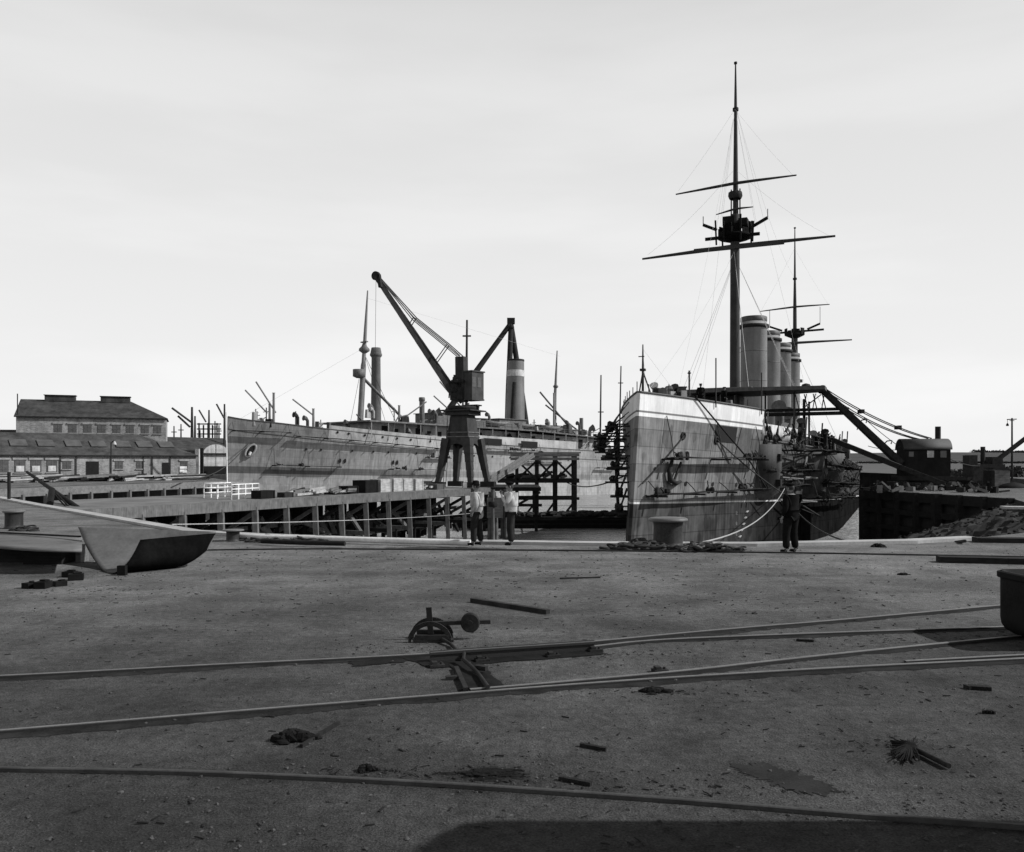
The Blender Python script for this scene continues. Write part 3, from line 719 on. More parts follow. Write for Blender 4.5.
def person(label, loc, rz, pose, jacket, trousers, hat='cap', h=1.72, group=None, jacket_len=.78, bulk=1.08):
    """facing +X locally; the left side is +Y"""
    k = h/1.72; t = thing('person', label, 'person', loc, rz, group)
    J = {}
    def j(n, p, r): J[n] = (Vector(p)*k, tuple(q*k for q in r) if isinstance(r, tuple) else r*k)
    lean = pose.get('lean', 0.0)
    j('pelvis', (0,0,.93), (.15,.11)); j('waist', (lean*.3,0,1.08), (.135,.10)); j('chest', (lean*.7,0,1.28), (.165,.11)); j('upper', (lean,0,1.40), (.13,.09)); j('neck', (lean+.01,0,1.49), .055); j('headb', (lean+.025,0,1.56), .06)
    for s, n in ((1,'l'),(-1,'r')):
        j(n+'sh', (lean,s*.19,1.41), .065)
        el, wr = pose[n+'arm']; j(n+'el', el, .047); j(n+'wr', wr, .032)
        kn, an = pose[n+'leg']; j(n+'hip', (0,s*.095,.86), .095); j(n+'kn', kn, .062); j(n+'an', an, .042)
        j(n+'toe', (an[0]+.11, an[1], .04), .024)
    E = [('pelvis','waist'),('waist','chest'),('chest','upper'),('upper','neck'),('neck','headb')]
    for n in 'lr': E += [('upper',n+'sh'),(n+'sh',n+'el'),(n+'el',n+'wr'),('pelvis',n+'hip'),(n+'hip',n+'kn'),(n+'kn',n+'an'),(n+'an',n+'toe')]
    m = MB(); vs, fs = skin(J, E, 'pelvis'); m.add(vs, fs, True)
    # head with brow, nose, mouth, chin and ears, joined to the neck
    hc = Vector((lean+.035, 0, 1.625))*k; rows = []
    for i in range(17):
        a = math.pi*i/16; row = []
        for q in range(25):
            b = 2*math.pi*q/24; x, y, z = math.sin(a)*math.cos(b), math.sin(a)*math.sin(b), math.cos(a)
            sx, sy, sz = .098, .076, .118
            if z < 0: sx *= 1 + .22*z*(1 if x < 0 else .25); sy *= 1 + .32*z
            px = x*sx
            if x > .6: 
                px += .022*math.exp(-((y*sy)/.014)**2)*math.exp(-((z+.12)/.2)**2)     # nose
                px += .006*math.exp(-((z-.22)/.12)**2) - .008*math.exp(-((abs(y*sy)-.03)/.014)**2)*math.exp(-((z-.05)/.09)**2)   # brow, eye sockets
                px += .006*math.exp(-((y*sy)/.02)**2)*math.exp(-((z+.52)/.07)**2)      # lips
            row.append(hc + Vector((px, y*sy, z*sz))*k)
        rows.append(row)
    m.grid(rows)
    for s in (1,-1):
        m.path([hc + Vector((-.01,s*.070,.02))*k, hc + Vector((-.02,s*.088,.0))*k, hc + Vector((-.01,s*.074,-.035))*k], [.014*k,.018*k,.01*k], 8)
    # hands: a palm and five fingers, rooted in the wrist
    for n, s in (('l',1),('r',-1)):
        wr = J[n+'wr'][0]; d = (wr - J[n+'el'][0]).normalized(); sd2 = Vector(pose.get(n+'palm', (1,0,0))); sd2 = (sd2 - d*sd2.dot(d)).normalized(); nn = d.cross(sd2)*s
        HJ = {'w': (wr - d*.02*k, .028*k), 'p': (wr + d*.05*k, (.036*k,.017*k)), 'k': (wr + d*.085*k, (.038*k,.014*k))}; HE = [('w','p'),('p','k')]
        hv, hf = skin(HJ, HE, 'w', 1); m.add(hv, hf, True)
        curl = pose.get('curl', .5)
        for f, (off, ln) in enumerate(((.028,.075),(.010,.085),(-.008,.078),(-.026,.06))):
            b0 = wr + (d*.07 + sd2*off)*k; b1 = b0 + (d*(.02+ln*.45) + nn*ln*.2*curl)*k; b2 = b1 + (d*ln*.5*(1-curl*.6) + nn*ln*.6*curl)*k
            m.path([b0, b1, b2], [.010*k,.009*k,.007*k], 6)
        b0 = wr + (d*.025 + sd2*.02)*k; m.path([b0, b0 + (d*.03 + sd2*.035)*k, b0 + (d*.065 + sd2*.04 + nn*.02)*k], [.013*k,.011*k,.008*k], 6)
    m.build('body', skin_m, t)
    for s in (1,-1):
        MB().blob(hc + Vector((.083,s*.031,.008))*k, (.008*k,.012*k,.007*k), 8, 0).build('eye', dark, t)
    MB().box(hc + Vector((.093,0,-.058))*k, (.008*k,.042*k,.007*k)).build('mouth', leather, t)
    # clothes
    C = {}
    def c(n, p, r): C[n] = (Vector(p), tuple(q*k for q in r) if isinstance(r, tuple) else r*k)
    base = Vector((-.01,0,jacket_len))*k
    c('hem', base, (.185*bulk,.145*bulk)); c('waist', J['waist'][0], (.170*bulk,.135*bulk)); c('chest', J['chest'][0], (.2*bulk,.145*bulk)); c('upper', J['upper'][0], (.165*bulk,.115*bulk)); c('collar', J['neck'][0] - Vector((0,0,.03))*k, .07)
    E = [('hem','waist'),('waist','chest'),('chest','upper'),('upper','collar')]
    for n in 'lr':
        c(n+'sh', J[n+'sh'][0], .088*bulk); c(n+'el', J[n+'el'][0], .07*bulk); c(n+'cuff', J[n+'wr'][0].lerp(J[n+'el'][0], .06), .05)
        E += [('upper',n+'sh'),(n+'sh',n+'el'),(n+'el',n+'cuff')]
    vs, fs = skin(C, E, 'chest'); MB().add(vs, fs, True).build('jacket', jacket, t)
    C = {}; E = []
    c('p', Vector((0,0,.95))*k, (.155,.12))
    for n in 'lr':
        c(n+'hip', J[n+'hip'][0], .122); c(n+'kn', J[n+'kn'][0], .10); c(n+'an', J[n+'an'][0] + Vector((0,0,.02))*k, .09); E += [('p',n+'hip'),(n+'hip',n+'kn'),(n+'kn',n+'an')]
    vs, fs = skin(C, E, 'p'); MB().add(vs, fs, True).build('trousers', trousers, t)
    for n in 'lr':
        an = J[n+'an'][0]; C = {}; c('a', an, .062); c('h', Vector((an.x-.03*k, an.y, .048*k)), .05); c('m', Vector((an.x+.08*k, an.y, .045*k)), (.05,.042)); c('t', Vector((an.x+.19*k, an.y, .038*k)), (.045,.034))
        vs, fs = skin(C, [('a','h'),('h','m'),('m','t')], 'h'); MB().add(vs, fs, True).build('boot', leather, t)
    m = MB(); rows = []
    for i in range(9):
        a = math.pi*.60*i/8; rows.append([hc + Vector((math.sin(a)*math.cos(2*math.pi*q/20)*.103 - .012, math.sin(a)*math.sin(2*math.pi*q/20)*.083, math.cos(a)*.122 + .004))*k for q in range(21)])
    for r_ in rows:
        for q, p in enumerate(r_):
            if p.x - hc.x > .045*k and p.z - hc.z < .055*k: r_[q] = Vector((hc.x + .06*k, p.y*.9, max(p.z, hc.z + .03*k)))
    m.grid(rows); m.build('hair', hair_m, t)
    if hat == 'cap':
        cp = MB().lathe([(.088,.055),(.10,.075),(.128,.095),(.125,.115),(.09,.135),(0,.142)], (0,0,0), 22)
        cp.add([Vector((.06 + .085*math.cos(a), .085*math.sin(a), .058 - .012*math.cos(a))) for a in [math.pi*(q/10 - .5) for q in range(11)]], [tuple(range(11))])
        cp.v = [hc + p*k for p in cp.v]; cp.build('cap', cloth_dark, t)
    else:
        cp = MB().lathe([(.155,.06),(.158,.07),(.10,.075),(.095,.13),(.08,.165),(.04,.178),(0,.18)], (0,0,0), 26); cp.v = [hc + p*k for p in cp.v]; cp.build('hat', cloth_dark, t)
    return t
stand = dict(larm=((-.03,.27,1.13),(.05,.25,.90)), rarm=((-.03,-.27,1.13),(.06,-.25,.90)), lleg=((.03,.11,.49),(-.01,.12,.08)), rleg=((.0,-.10,.49),(-.03,-.11,.08)))
man_r = person('man in dark suit and cap standing with his back half turned near the right', G(791,552.5), R(120),
   dict(stand, lean=-.01, larm=((-.05,.25,1.14),(.03,.27,.90)), rarm=((.02,-.26,1.13),(.13,-.2,.98)), lleg=((.04,.13,.49),(.0,.17,.08)), rleg=((.02,-.11,.49),(-.02,-.14,.08))), cloth_dark, cloth_dark, 'cap', 1.80, jacket_len=.74, bulk=1.16)
person('man in long pale jacket with a wide hat, left of the two on the coping', G(477,545.3,.09), R(160),
   dict(stand, larm=((-.10,.25,1.14),(.02,.24,.93)), rarm=((-.06,-.27,1.14),(.10,-.22,.94)), lleg=((.05,.12,.49),(.04,.14,.08)), rleg=((-.02,-.09,.49),(-.08,-.10,.08))), cloth_pale, cloth_mid, 'hat', 1.72, jacket_len=.70)
person('man in pale jacket raising both hands to his chin, standing on the coping', G(511,545.3,.09), R(178),
   dict(stand, larm=((.12,.24,1.16),(.25,.08,1.40)), rarm=((.10,-.26,1.17),(.26,-.05,1.42)), lpalm=(0,0,1), rpalm=(0,0,1), curl=.8), surf('pale_canvas_jacket', .42, .25, 6, 60, .9), cloth_mid, 'cap', 1.72, jacket_len=.78)

# ================================================================== the two great ships
TH = math.atan2(.906, .423) + .012
CB = Vector((8.35, 56.0, 0))
def trim_c(s): return -.030*s
cruiser = thing('armoured_cruiser', 'grey four funnelled warship with white upper strake, bow towards the quay at the right', 'warship', CB, TH)
def cw_deck(s):
    w_ = 9.8*(1 - (1 - min(max(s,0),44)/44)**2.05)
    if s > 95: w_ *= max(0, 1 - ((s-95)/43)**2.2)
    return w_
def cw_water(s):
    w_ = 9.8*(1 - (1 - min(max(s,0),46)/46)**1.7)
    if s > 95: w_ *= max(0, 1 - ((s-95)/43)**2.2)
    return w_
def cpt(s, z, side=1, out_=0.0):                 # a point on the cruiser's plating; side 1 faces the quay crane
    t = min(1, max(0, (z + .3)/7.2)); t = t*t*(3-2*t)*.5 + t*.5
    w_ = cw_water(s)*(1-t) + cw_deck(s)*t
    if z < -.3: w_ *= 1 - .01*min(1, (-.3 - z)/7)**2
    s0 = -(7 - z)*.20 - (max(0, 7-z)**2)*.0028
    x = s + s0*max(0, 1 - s/26)
    return Vector((x, -side*(w_ + .10 + out_), z + trim_c(s)))
SS = [0,.15,.5,1,1.8,3,4.5,6,8,10,12,14,16,18,20,22,24,26,28,31,34,38,43,50,60,72,84,95,102,110,118,125,130,134,137.5]
def hull_rows(zs, ss, side): return [[cpt(s, z, side) for s in ss] for z in zs], [[(s, z) for s in ss] for z in zs]
zs = [-9,-7,-5,-3.5,-2,-1,-.24,.5,1.2,2,2.8,3.6,4.6]
m = MB()
for sd_ in (1,-1):
    r_, u_ = hull_rows(zs, SS, sd_)
    if sd_ == -1: r_ = r_[::-1]; u_ = u_[::-1]
    m.grid(r_, uv=u_)
stem = [[cpt(0, z, 1) for z in zs], [cpt(0, z, -1) for z in zs]]; m.grid(stem, uv=[[(0, z) for z in zs]]*2)
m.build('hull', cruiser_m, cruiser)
m = MB(); sf = [s for s in SS if s <= 14] + [15.5]; zf = [4.6,5.2,5.74,6.3,6.9,7.0]
for sd_ in (1,-1):
    r_, u_ = hull_rows(zf, sf, sd_)
    if sd_ == -1: r_ = r_[::-1]; u_ = u_[::-1]
    m.grid(r_, uv=u_)
m.grid([[cpt(0, z, 1) for z in zf], [cpt(0, z, -1) for z in zf]], uv=[[(0, z) for z in zf]]*2)
a = [cpt(15.5, z, 1) for z in zf]; b = [cpt(15.5, z, -1) for z in zf]; m.grid([a, b], uv=[[(24, 3)]*len(zf)]*2, smooth=False)
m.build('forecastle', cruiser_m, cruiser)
deck_m = surf('deck_planking', .10, .3, .5, 8, .9)
m = MB(); m.grid([[cpt(s, 6.6, 1, -.25) for s in sf], [cpt(s, 6.6, -1, -.25) for s in sf]], smooth=False); m.grid([[cpt(s, 4.45, 1, -.15) for s in [15]+[q for q in SS if q >= 16]], [cpt(s, 4.45, -1, -.15) for s in [15]+[q for q in SS if q >= 16]]], smooth=False)
m.build('deck', deck_m, cruiser)
m = MB()
for sd_ in (1,-1): m.path([cpt(s, 7.02, sd_, .03) for s in sf], .07, 6)
for sd_ in (1,-1): m.path([cpt(s, 4.62, sd_, .03) for s in SS if s >= 16], .07, 6)
m.path([cpt(0,7.02,1,.03), cpt(0,7.02,-1,.03)], .07, 6)
m.build('gunwale', steel_mid, cruiser)
for s in (24.3,): pass
def L(s, w_, z): return Vector((s, -w_, z + trim_c(s)))     # ship frame: aft, towards the visible side, up
# bulwark of the waist, white, stepping down behind the forecastle
m = MB(); r_, u_ = hull_rows([4.64, 5.95], [15.55,17,19,21,23], 1); m.grid(r_, uv=u_); o = m.build('waist_bulwark', white_dull, cruiser); q = o.modifiers.new('thick','SOLIDIFY'); q.thickness = .06
m = MB(); rr = random.Random(52)
for k in range(34):
    s = rr.uniform(15.6, 25); z = rr.uniform(4.3, 5.6); a = cpt(s, min(z,4.6), 1, .25) + Vector((0,0,max(0,z-4.6))); m.bar(a, a + Vector((rr.uniform(-1.6,1.6), rr.uniform(-.3,.3), rr.uniform(-.9,1.3))), rr.uniform(.04,.13))
for k in range(14): m.blob(cpt(rr.uniform(16,25), 4.6, 1, .1) + Vector((0,0,rr.uniform(-.1,1.1))), (rr.uniform(.15,.4),.2,rr.uniform(.15,.5)), 6, .3, rr)
m.build('rigging_gear', iron, cruiser)
# hawse holes, gun ports, anchor, small fittings on the plating
def hull_disc(name, s, z, r0, mat, n=18, d=.14, rim=None, el=1.0):
    p = cpt(s, z); tx = (cpt(s+.3, z) - cpt(s-.3, z)).normalized(); tz = (cpt(s, z+.3) - cpt(s, z-.3)).normalized(); nn = tx.cross(tz).normalized()
    if nn.y > 0: nn = -nn
    m = MB(); ring = [p + tx*math.cos(2*math.pi*k/n)*r0*el + tz*math.sin(2*math.pi*k/n)*r0 + nn*d*.3 for k in range(n)]
    m.add(ring, [tuple(range(n))]); c_ = m.build(name, mat, cruiser)
    if rim:
        m = MB(); m.path(ring + ring[:1], .07, 6, False); m.build('rim', rim, c_)
    return c_
hull_disc('hawse_hole', 4.6, 4.35, .22, dark, rim=iron); hull_disc('hawse_hole', 8.7, 4.25, .24, dark, rim=iron); hull_disc('hawse_hole', 1.9, 2.0, .14, dark)
for s in (5.5,9,12.5,15,18.5,26,29,32,36,40,46): hull_disc('porthole', s, 1.05, .17, dark)
for s in (13,17,21,27.5,31,35,41,47): hull_disc('porthole', s, 3.2, .17, dark)
def hull_patch(name, s1, s2, z1, z2, mat, out_=.03, taper=0, parent=None):
    n = 5; r_ = [[cpt(s1 + taper*j + (s2-s1-2*taper*j)*i/n, z, 1, out_) for i in range(n+1)] for j, z in ((0, z1),(1, z2))]
    m = MB(); m.grid(r_, smooth=False); o = m.build(name, mat, cruiser); q = o.modifiers.new('thick','SOLIDIFY'); q.thickness = .06; return o
hull_patch('gun_port', 8.4, 11.4, 4.15, 5.35, dark); hull_patch('sponson_plate', 11.5, 14.0, 3.0, 5.35, surf('sponson_grey', .10, .3, .8, 8, .7, .4), .06, .5)
m = MB(); m.path([cpt(3.3,2.6,1,.25), cpt(3.0,1.9,1,.3), cpt(3.2,1.3,1,.3), cpt(3.9,1.05,1,.3), cpt(4.5,1.2,1,.25)], [.12,.16,.2,.16,.08], 8); m.path([cpt(3.7,1.2,1,.25), cpt(4.3,2.5,1,.25)], .09, 6); m.build('anchor', iron, cruiser)
# casemates, bulging two storey drums amidships
for s, r0 in ((17.5,2.2),(29,2.4),(36.6,2.4)):
    c0 = cpt(s, 2, 1, -1.0); m = MB(); m.lathe([(r0*.55,-.3),(r0*.92,.3),(r0*.95,1.9),(r0,2.0),(r0,4.1),(r0*.97,4.15),(0,4.2)], (c0.x, c0.y, .2 + trim_c(s)), 26)
    cm = m.build('casemate', surf('casemate_grey', .06, .35, .6, 7, .7, .5), cruiser)
    for dz in (1.05, 3.1):
        m = MB(); m.box((c0.x-.4, c0.y - r0*.9, .2 + dz + trim_c(s)), (1.0,.5,.55)); m.build('gun_port', dark, cm)
# draft marks
for i in range(6):
    z = -1.1 - i*.47; s = 14.4 - i*.28
    m = MB(); m.bar(cpt(s, z, 1, .04), cpt(s+.28, z+.12, 1, .04), .20, .04); m.build('draft_mark', white_dull, cruiser)
for i in range(4):
    m = MB(); z = -1.0 - i*.8; m.bar(cpt(12.8 + .02*i, z, 1, .04), cpt(12.8+.02*i, z-.25, 1, .04), .04, .10); m.build('draft_mark', white_dull, cruiser)
# funnels
for i, s in enumerate((49.5, 62, 74.5, 87)):
    m = MB(); z0 = 4.4 + trim_c(s); zt = 19.6; m.lathe([(1.54,z0),(1.54,zt-1.25),(1.58,zt-1.2),(1.58,zt-.9),(1.5,zt-.9),(1.5,zt),(1.35,zt),(1.35,z0+8)], (s,0,0), 36)
    fu = m.build('funnel', funnel_m, cruiser)
    m = MB(); m.lathe([(1.55,zt-1.35),(1.76,zt-1.3),(1.76,zt-.95),(1.5,zt-.9)], (s,0,0), 36); m.build('cowl_ring', iron, fu)
    m = MB(); m.lathe([(1.5,zt-.6),(1.54,zt-.5),(1.54,zt-.02),(1.45,zt+.03),(1.36,zt-.02)], (s,0,0), 36); m.build('cap_band', steel_mid, fu)
    m = MB(); m.tube((s+1.75,.3,z0),(s+1.75,.3,zt-.4), .15); m.build('steam_pipe', mast_m, fu)
    m = MB()
    for zz in (8.5, 12, 15.5): m.lathe([(1.545,zz-.05),(1.58,zz),(1.545,zz+.05)], (s,0,0), 36)
    m.build('stay_band', steel, fu)
for s in (47.5, 56, 60):                          # ventilators round the funnel bases
    for w_ in (3.2,-3.2):
        m = MB(); m.path([L(s,w_,4.4), L(s,w_,9.2), L(s-.25,w_,9.9), L(s-.9,w_,10.1)], [.5,.5,.6,.85], 12); m.build('ventilator', steel, cruiser)
# masts
def mast(s, z0, lower, top, rl, zt, name, yards, platform):
    m = MB(); m.path([L(s,0,z0), Vector((s,0,lower))], [rl, rl*.82], 14); mm = m.build(name, mast_m, cruiser)
    m = MB(); m.path([Vector((s+.5,0,platform-.5)), Vector((s+.42,0,platform+5)), Vector((s+.4,0,top)), Vector((s+.38,0,zt))], [rl*.55,rl*.5,rl*.3,rl*.12], 10); m.build('topmast', mast_m, mm)
    m = MB(); m.tube((s+.4,0,top-.15),(s+.4,0,top+.15), rl*.55); m.tube((s+.38,0,zt-.2),(s+.38,0,zt), rl*.3); m.build('truck', iron, mm)
    for z, hl, r0, sh in yards:
        m = MB(); m.path([Vector((s-.3,-hl+sh,z)), Vector((s-.3,-hl*.4+sh,z+.02)), Vector((s-.3,sh,z)), Vector((s-.3,hl*.4+sh,z-.14)), Vector((s-.3,hl+sh,z-.35))], [r0*.45,r0*.85,r0,r0*.85,r0*.45], 8); m.build('yard', mast_m, mm)
    return mm
fm = mast(36.6, 4.4, 28.4, 39.6, .56, 44.6, 'foremast', ((25.0,9.9,.24,0),(31.6,6.2,.17,0),(28.9,1.9,.12,0)), 25.2)
m = MB(); m.lathe([(.5,25.5),(1.75,25.9),(1.8,26.2),(0,26.25)], (36.6,0,0), 12)
for a in range(11):
    t = a*.571; hh = (.9,.5,1.2,.7,.3,1.0)[a%6]; m.box((36.6+1.65*math.cos(t),1.65*math.sin(t),26.2+hh/2), (.12,.8,hh), rz=t); top_ = m.build('fighting_top', iron_black, fm)
m = MB()
for a in range(7):
    t = a*.9; m.bar((36.6+1.9*math.cos(t),1.9*math.sin(t),25.3), (36.6+2.0*math.cos(t),2.0*math.sin(t),27.9 - .5*(a%2)), .16)
for y in (-1.9,1.9): m.bar((36.6,y,27.0),(36.6,y*1.75,27.7), .28); m.bar((36.6,y*1.75,27.7),(36.6,y*1.75,28.6), .07)
m.box((36.8,.6,27.7),(1.4,1.2,1.0)); m.box((36.5,-.9,27.4),(1.2,.9,.8)); m.bar((36.1,-2.6,26.0),(36.1,3.0,26.0),.28,.3); m.build('searchlight_mount', iron_black, top_)
m = MB(); m.bar((36.2,-5.0,24.9),(36.2,4.2,24.9), .34,.4); m.build('yard_truss', mast_m, fm)
m = MB(); m.lathe([(.62,30.1),(.75,30.4),(.7,30.8),(.4,30.9)], (36.8,0,0), 10)
for dy in (-.45,.45): m.bar((37.0,dy,27.5),(37.0,dy,31.2),.12)
m.build('mast_cap', iron, fm)
mnm = mast(94, 4.4, 24.6, 33, .6, 41.6, 'mainmast', ((22.2,8.9,.22,0),(28.2,5.5,.16,0)), 22.6)
m = MB(); m.lathe([(.5,23.0),(1.6,23.5),(1.6,23.7),(0,23.7)], (94,0,0), 12)
for a in range(9):
    t = a*.7; hh = (.9,.5,.7)[a%3]; m.box((94+1.5*math.cos(t),1.5*math.sin(t),23.7+hh/2), (.12,.9,hh), rz=t)
for y in (-2,2): m.bar((94,y,24.4),(94,y*2.0,25.2),.3); m.bar((94,y*2,25.2),(94,y*2,28),.07)
m.bar((94,-4.6,24.2),(94,4.8,24.0),.3); m.build('fighting_top', iron_black, mnm)
m = MB()
for y in (-3.3,3.3): m.path([L(94,y*.4,4.5), Vector((94,y*.15,15)), Vector((94,0,21))], .22, 6)
for k in range(14): m.box((94+random.uniform(-.5,.5), random.uniform(-.8,.8), 6+k*1.1), (.9,1.0,.5), rz=k)
m.build('mast_fittings', iron, mnm)
# rigging
def stay(parent, a, b, r=.035, d=0): MB().path(sag(a, b, d, 8), r*.42, 4, False).build('stay', stay_m, parent)
for y in (-1,1):
    for ds in (1.5,4,7): stay(fm, (36.6,.3*y,24.6), L(36.6+ds, y*8.6, 4.6))
    for ds in (.5,2.0): stay(fm, (36.6,.2*y,38.5), (36.6+ds, y*2.0, 27.3), .022)
    stay(fm, (36.9,0,40), L(52, y*7.5, 4.6), .022); stay(fm, (36.6,.2*y,33), (36.6, y*9.4, 25.1), .02, .5); stay(fm, (36.6,0,39.5), (36.3, y*5.9, 31.6), .018, .2)
    for ds in (1,4): stay(mnm, (94,.3*y,22.3), L(94+ds, y*8.4, 4.6), .035)
    stay(mnm, (94,0,38), (94, y*5.3, 28.2), .02, .2)
stay(fm, (36.1,0,24.4), L(2,0,7.2), .035, .8); stay(fm, (36.1,0,24.4), L(30,2.5,9.8), .06); stay(fm, (36.8,0,40), (94,0,33), .022, 2); stay(fm, (36.2,0,38.6), L(10,0,7), .018, .8)
# bow staff, winch, small deck gear
m = MB(); m.path([L(1.0,0,6.6), L(1.0,0,8.6), L(1.0,0,10.3)], [.09,.08,.04], 8); m.bar(L(1.6,.5,6.7), L(1.0,0,8.5), .07); m.bar(L(1.6,-.5,6.7), L(1.0,0,8.5), .07); m.box(L(1.0,0,8.6),(.3,.35,.15)); m.bar(L(1.0,-.3,9.5), L(1.0,.1,9.5), .06); js = m.build('jackstaff', mast_m, cruiser)
stay(js, L(1,0,10), L(6,1.5,6.9), .018); stay(js, L(1,0,10), L(7.5,-1.5,6.9), .018)
m = MB(); m.box(L(8.6,.6,7.45), (1.1,1.1,1.5), rz=.3); m.box(L(8.6,.6,8.22), (1.2,1.2,.08), rz=.3); m.build('winch_house', steel_mid, cruiser)
m = MB(); m.path([L(9.6,1.2,6.6), L(9.6,1.2,9.6)], .07, 6); m.lathe([(.02,0),(.16,.1),(.02,.25)], L(9.6,1.2,9.3), 8); m.build('lamp_post', mast_m, cruiser)
for k in range(26):
    s = random.uniform(3,14.5); w_ = random.uniform(-.2,.8)*cw_deck(s)*.9; hh = random.uniform(.25,.9); m = MB()
    if k % 3: m.box(L(s,w_,6.8+hh/2), (random.uniform(.4,1.2),random.uniform(.3,.9),hh), rz=random.random()*3, taper=.8)
    else: m.path([L(s,w_,6.6), L(s,w_,7+hh), L(s-.3,w_,7.3+hh)], [.2,.2,.32], 8)
    m.build('deck_fitting', random.choice((steel, iron, steel_pale, mast_m)), cruiser)
# forward gun turret and conning tower
m = MB(); m.lathe([(3.0,4.4),(3.05,6.6),(2.7,7.1),(0,7.25)], L(20.5,0,0), 26); tu = m.build('gun_turret', steel_mid, cruiser)
m = MB(); m.path([L(18,0,6.6), L(12,0,7.5)], [.3,.17], 12); m.build('gun_barrel', steel_mid, tu)
# bridge: a long thin wing carried right across the ship, with a lower gallery behind it
BZ = 9.95
m = MB(); r1 = [L(28.0,-5.6,BZ-.15), L(26.6,-3,BZ), L(26.4,3,BZ), L(27.0,9.6,BZ)]; r2 = [L(28.6,-5.5,BZ-.15), L(31.5,-3,BZ), L(31.5,3,BZ), L(29.5,9.6,BZ)]
m.grid([r1, r2], smooth=False); o = m.build('bridge_wing', steel_mid, cruiser); q = o.modifiers.new('thick','SOLIDIFY'); q.thickness = .34; q.offset = 0
m = MB(); m.box(L(29,.6,BZ+.30), (3.2,5.0,.2)); m.build('bridge_awning', surf('canvas_awning', .13, .2, 1, 12, .9), cruiser)
m = MB(); m.box(L(32.5,6.2,8.05), (2.2,10.4,.25)); m.bar(L(31.4,1.0,8.35), L(31.4,11.4,8.35), .12, .3); lg = m.build('lower_gallery', iron, cruiser)
m = MB(); m.box(L(31,-.5,7.0), (5,4.6,5.4)); m.box(L(30,0,5.5), (10,9,2.0)); m.build('chart_house', iron, cruiser)
for w_ in (-5.5,-2,1.5,4.2,6.8):
    m = MB(); m.bar(L(28.5,w_,4.4), L(28.5,w_,BZ-.2), .16); m.build('bridge_post', mast_m, cruiser)
m = MB()
for i in range(7): w_ = 7.0 + i*.4; m.bar(L(31,w_,8.3), L(30.4,w_ + (.3 if i%2 else -.3),BZ-.2), .07)
m.lathe([(.45,0),(.5,.3),(.35,.6),(0,.7)], L(31,7.6,BZ+.2), 12); m.build('gallery_bracing', iron, cruiser)
for w_, s in ((2.6,27),(5.2,24.8)):              # tall thin poles rising past the bridge
    m = MB(); m.path([cpt(s-19 if w_ < 3 else s-10, 6.6, 1, .12), cpt(s-19 if w_ < 3 else s-10, 6.6, 1, .12) + Vector((0,0,3.3 if w_ > 3 else 3.6))], .05, 6); m.build('awning_stanchion', mast_m, cruiser)
m = MB(); m.path([L(33.5,7.2,4.5), L(33.5,7.2,9.6)], .14, 8); m.path([L(34.2,7.6,4.5), L(34.2,7.6,9.4)], .1, 8); m.bar(L(33.5,6.2,8), L(33.5,8.8,10), .1); m.build('boat_derrick', iron, cruiser)
rr = random.Random(31)
for k in range(120):                               # clutter of fittings down the waist
    s = rr.uniform(24,62); w_ = rr.uniform(.35,1.0)*cw_deck(s); hh = rr.uniform(.4,2.2); m = MB(); q = k % 4
    if q == 0: m.box(L(s,w_,4.5+hh/2), (rr.uniform(.4,2),rr.uniform(.3,1.2),hh), rz=rr.random()*3, taper=.85)
    elif q == 1: m.path([L(s,w_,4.4), L(s+rr.uniform(-.5,.5),w_+.2,4.6+hh*1.6)], .08, 6); m.bar(L(s-.5,w_,4.5+hh), L(s+.6,w_,4.6+hh), .07)
    elif q == 2: m.path([L(s,w_,4.4), L(s,w_,4.8+hh), L(s-.3,w_,5.1+hh)], [.22,.22,.4], 8)
    else: m.bar(L(s,w_,5.0), L(s+rr.uniform(1,4),w_+rr.uniform(-1,1),5.2+rr.uniform(0,1.6)), .1)
    m.build('deck_fitting', rr.choice((steel, iron, iron, steel_pale, mast_m)), cruiser)
m = MB()
for s in range(25, 66, 2): m.bar(cpt(s,4.6,1,-.1), cpt(s,4.6,1,-.1) + Vector((0,0,1.1)), .06)
m.path([cpt(s,4.6,1,-.1) + Vector((0,0,1.1)) for s in range(25,66)], .03, 4); m.path([cpt(s,4.6,1,-.1) + Vector((0,0,.6)) for s in range(25,66)], .025, 4)
m.build('guard_rail', mast_m, cruiser)
m = MB()
for s in range(1, 15, 2):
    for sd_ in (1,-1): m.bar(cpt(s,7,sd_,-.15), cpt(s,7,sd_,-.15) + Vector((0,0,.55 + .3*rr.random())), .05)
m.build('guard_rail', mast_m, cruiser)

CM = wm(cruiser)
